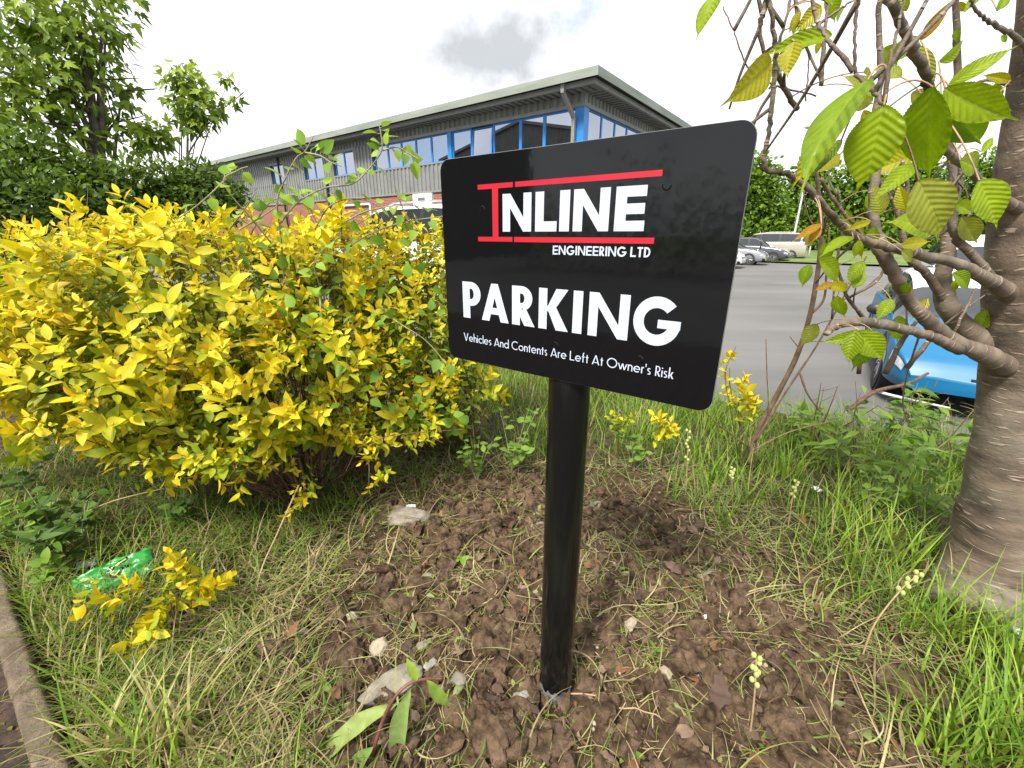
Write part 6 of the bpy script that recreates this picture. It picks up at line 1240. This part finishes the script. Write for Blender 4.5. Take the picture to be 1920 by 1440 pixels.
for k in range(26):
    x_, y_, Yd = rng.uniform(1480, 1840), rng.uniform(760, 830), rng.uniform(2.3, 3.0); a = at(x_, y_, Yd); a[2] = float(gz(a[0], a[1])); b_ = a + np.array([rng.normal(0, .16), rng.normal(0, .12), rng.uniform(.18, .62)]); mb = MB(); S = bez(a, (a + b_) / 2 + rng.normal(0, .07, 3), b_, 8) - brm; mb.tube(S, np.linspace(.005, .002, 8) * rng.uniform(.6, 1.4), 6, True, wob=.2)
    for _ in range(3): i = rng.integers(2, 7); e_ = S[i] + norm(rng.normal(size=3) + np.array([0, 0, .5])) * rng.uniform(.05, .16); mb.tube(bez(S[i], (S[i] + e_) / 2 + rng.normal(0, .012, 3), e_, 5), np.linspace(.002, .001, 5), 5, False)
    mb.build('stalk', M['tan_twig'] if k % 3 == 0 else M['twig'], br_, smooth=True)
# dead twigs lying in the bed
for i, (lab, pth, r0) in enumerate([('long pale dry twig leaning from shrub to the straw', [(560, 910, 1.5), (520, 1000, 1.35), (488, 1075, 1.25), (470, 1180, 1.12), (440, 1300, .98)], .003), ('pale dry twig lying at the left under the shrub', [(130, 975, 1.5), (210, 940, 1.5), (310, 915, 1.55)], .0028), ('dark twig stub among grass in front of the car park', [(1500, 700, 2.9), (1515, 740, 2.8), (1545, 780, 2.7)], .008), ('fallen brown branch before the blue car', [(1590, 770, 2.8), (1640, 735, 2.85), (1700, 720, 2.9), (1740, 700, 2.95)], .016), ('white peeled stick lying in front of the blue car', [(1640, 733, 2.9), (1700, 748, 2.8), (1780, 765, 2.75)], .012), ('pale hanging dead stalk beside the cherry branches', [(1725, 625, 1.15), (1700, 705, 1.4), (1693, 760, 1.6), (1705, 800, 1.7)], .003), ('thin brown twig lying across soil at the bottom', [(930, 1365, .82), (1010, 1345, .84), (1130, 1350, .83), (1240, 1400, .78)], .003), ('short pale twig beside the post on its right', [(1085, 1120, 1.05), (1105, 1190, .98), (1125, 1235, .95)], .0028)]):
    S = smooth_path([at(*k) for k in pth], 6)
    if i in (6, 7): S[:, 2] = gz(S[:, 0], S[:, 1]) + .012
    mb = MB(); mb.tube(S - S[0], np.linspace(r0, r0 * .6, len(S)), 7, True, wob=.2); o = mb.build('dry_twig', M['paint_white'] if i == 4 else M['twig'] if i in (2, 3) else M['tan_twig'], None, smooth=True); o.location = S[0]; tag(o, lab, 'twig')

# ------------------------------------------------------------------ litter
def crumple(name, c, size, amp, seed, mat, n=26, thick=.4):
    u_ = np.linspace(-1, 1, n); U_, V_ = np.meshgrid(u_, u_, indexing='ij'); out_ = []
    puff = np.sqrt(np.clip(1 - U_ ** 4, 0, 1) * np.clip(1 - V_ ** 4, 0, 1)); q = amp * (fbm(U_ * 3 + seed, V_ * 3) - .47) + amp * .6 * np.abs(fbm(U_ * 6 + seed, V_ * 6 + 3) - .47)
    mb = MB()
    i = np.arange(n - 1)[:, None]; j = np.arange(n - 1)[None]; F = np.stack([i * n + j, (i + 1) * n + j, (i + 1) * n + j + 1, i * n + j + 1], -1).reshape(-1, 4)
    for s_ in (1, -1): mb.add(np.stack([U_ * size[0], V_ * size[1], s_ * puff * size[2] + q], -1).reshape(-1, 3), F if s_ > 0 else F[:, ::-1])
    o = mb.build(name, mat, None, smooth=True); o.location = c; return o, (U_, V_, puff * size[2] + q)
M['packet'] = pmat('green_foil', (.015, .27, .045), (.05, .38, .08), 9, .35, .12, 30, spec=.7)
q = on_z(220, 1092, .47); pk, (U_, V_, Z_) = crumple('snack_packet', (q[0], q[1], float(gz(q[0], q[1])) + .045), (.115, .060, .024), .055, 4, M['packet']); az = math.atan2(.62, .78); pk.rotation_euler = (R(22), R(-8), R(40)); tag(pk, 'crumpled shiny green snack packet in grass by the edging', 'packet')
M['ink'] = pmat('black_print', (.012, .012, .014), rough=.35); M['ink_y'] = pmat('pale_print', (.55, .62, .18), rough=.35)
from_f = lambda u, v: (u * .115, v * .062, float(np.interp(u, U_[:, 0], Z_[:, int((v + 1) / 2 * 25)])) + .0035)
def print_strip(pl, wd, mat, nm, lift=0):
    mb = MB(); P = np.array([from_f(u, v) for u, v in smooth_path(pl, 6)]); P[:, 2] += lift; T_ = np.gradient(P, axis=0); Nn_ = norm(np.stack([-T_[:, 1], T_[:, 0], 0 * T_[:, 0]], -1)); V = np.stack([P - Nn_ * wd, P + Nn_ * wd], 1).reshape(-1, 3); k = np.arange(len(P) - 1); mb.add(V, np.stack([2 * k, 2 * k + 2, 2 * k + 3, 2 * k + 1], -1)); return mb.build(nm, mat, pk)
print_strip([(.45, .55), (.1, .3), (-.05, -.05), (.1, -.3), (.5, -.05)], .0085, M['ink'], 'printed_mark'); print_strip([(.42, .50), (.13, .28), (.0, -.05), (.12, -.24), (.46, -.04)], .003, M['ink_y'], 'printed_line', .0015)
print_strip([(-.75, .35), (-.5, .2), (-.45, -.1)], .005, M['ink_y'], 'printed_mark', .001)
M['paper'] = pmat('white_paper', (.74, .74, .72), (.62, .62, .60), 12, .6); M['bluefilm'] = pmat('pale_blue_film', (.42, .60, .62), (.55, .70, .72), 12, .25)
for (nm, lab, px, py, sz, mt, rz, cat) in [('paper_scrap', 'white crumpled paper scrap in the grass left of the cherry trunk', 1535, 905, (.024, .018, .006), 'paper', .4, 'litter'), ('paper_scrap', 'white curled tissue scrap on top of the large stone', 772, 962, (.022, .008, .004), 'paper', .3, 'litter'), ('paper_scrap', 'white paper bits in the straw near the edging', 420, 1222, (.018, .006, .003), 'paper', .2, 'litter'), ('plastic_film', 'pale blue plastic film in dark grass behind the packet', 165, 1062, (.032, .016, .006), 'bluefilm', .5, 'litter'), ('plastic_cup', 'pale blue crumpled plastic at the far right edge under the cherry', 1918, 1190, (.030, .05, .02), 'bluefilm', .2, 'litter'), ('paper_scrap', 'tiny white scrap on soil right of the post', 1322, 1165, (.008, .006, .003), 'paper', .2, 'litter'), ('plastic_film', 'small grey ribbed plastic piece beside the flat stone', 808, 1250, (.022, .010, .004), 'stone_w', .9, 'litter')]:
    q = on_z(px, py, .46); o, _ = crumple(nm, (q[0], q[1], float(gz(q[0], q[1])) + .02 + (.03 if 'on top' in lab else 0)), sz, .012, int(px), M[mt], 12); o.rotation_euler = (.3, .1, rz); tag(o, lab, cat)
# mossy crumbs on the path
xy = np.array([s_xy(a, b) for a, b in zip(rng.uniform(.8, 3.6, 900), rng.uniform(-.9, -.14, 900))]); n = 900; L_ = rng.uniform(.006, .02, n); a = rng.uniform(0, 6.3, n)
pz_ = .40 + .03 * (fbm(xy[:, 0] * 9, xy[:, 1] * 9) - .4) + .006
root = tag(empty('path_litter', (0, 0, 0)), 'yellow-green leaf crumbs scattered on the dark path', 'leaf litter', None, 'stuff')
emit(root, 'leaf', 'leaf_crumbs', np.concatenate([xy, pz_[:, None]], 1), np.stack([np.cos(a), np.sin(a), .1 + 0 * a], -1), np.array([0, 0, 1]) + rng.normal(0, .3, (n, 3)), L_, mixc([.20, .22, .03], [.22, .12, .05], rng.random(n)), T_lance(3, .6, .3, .2), M['leaf'], 0)
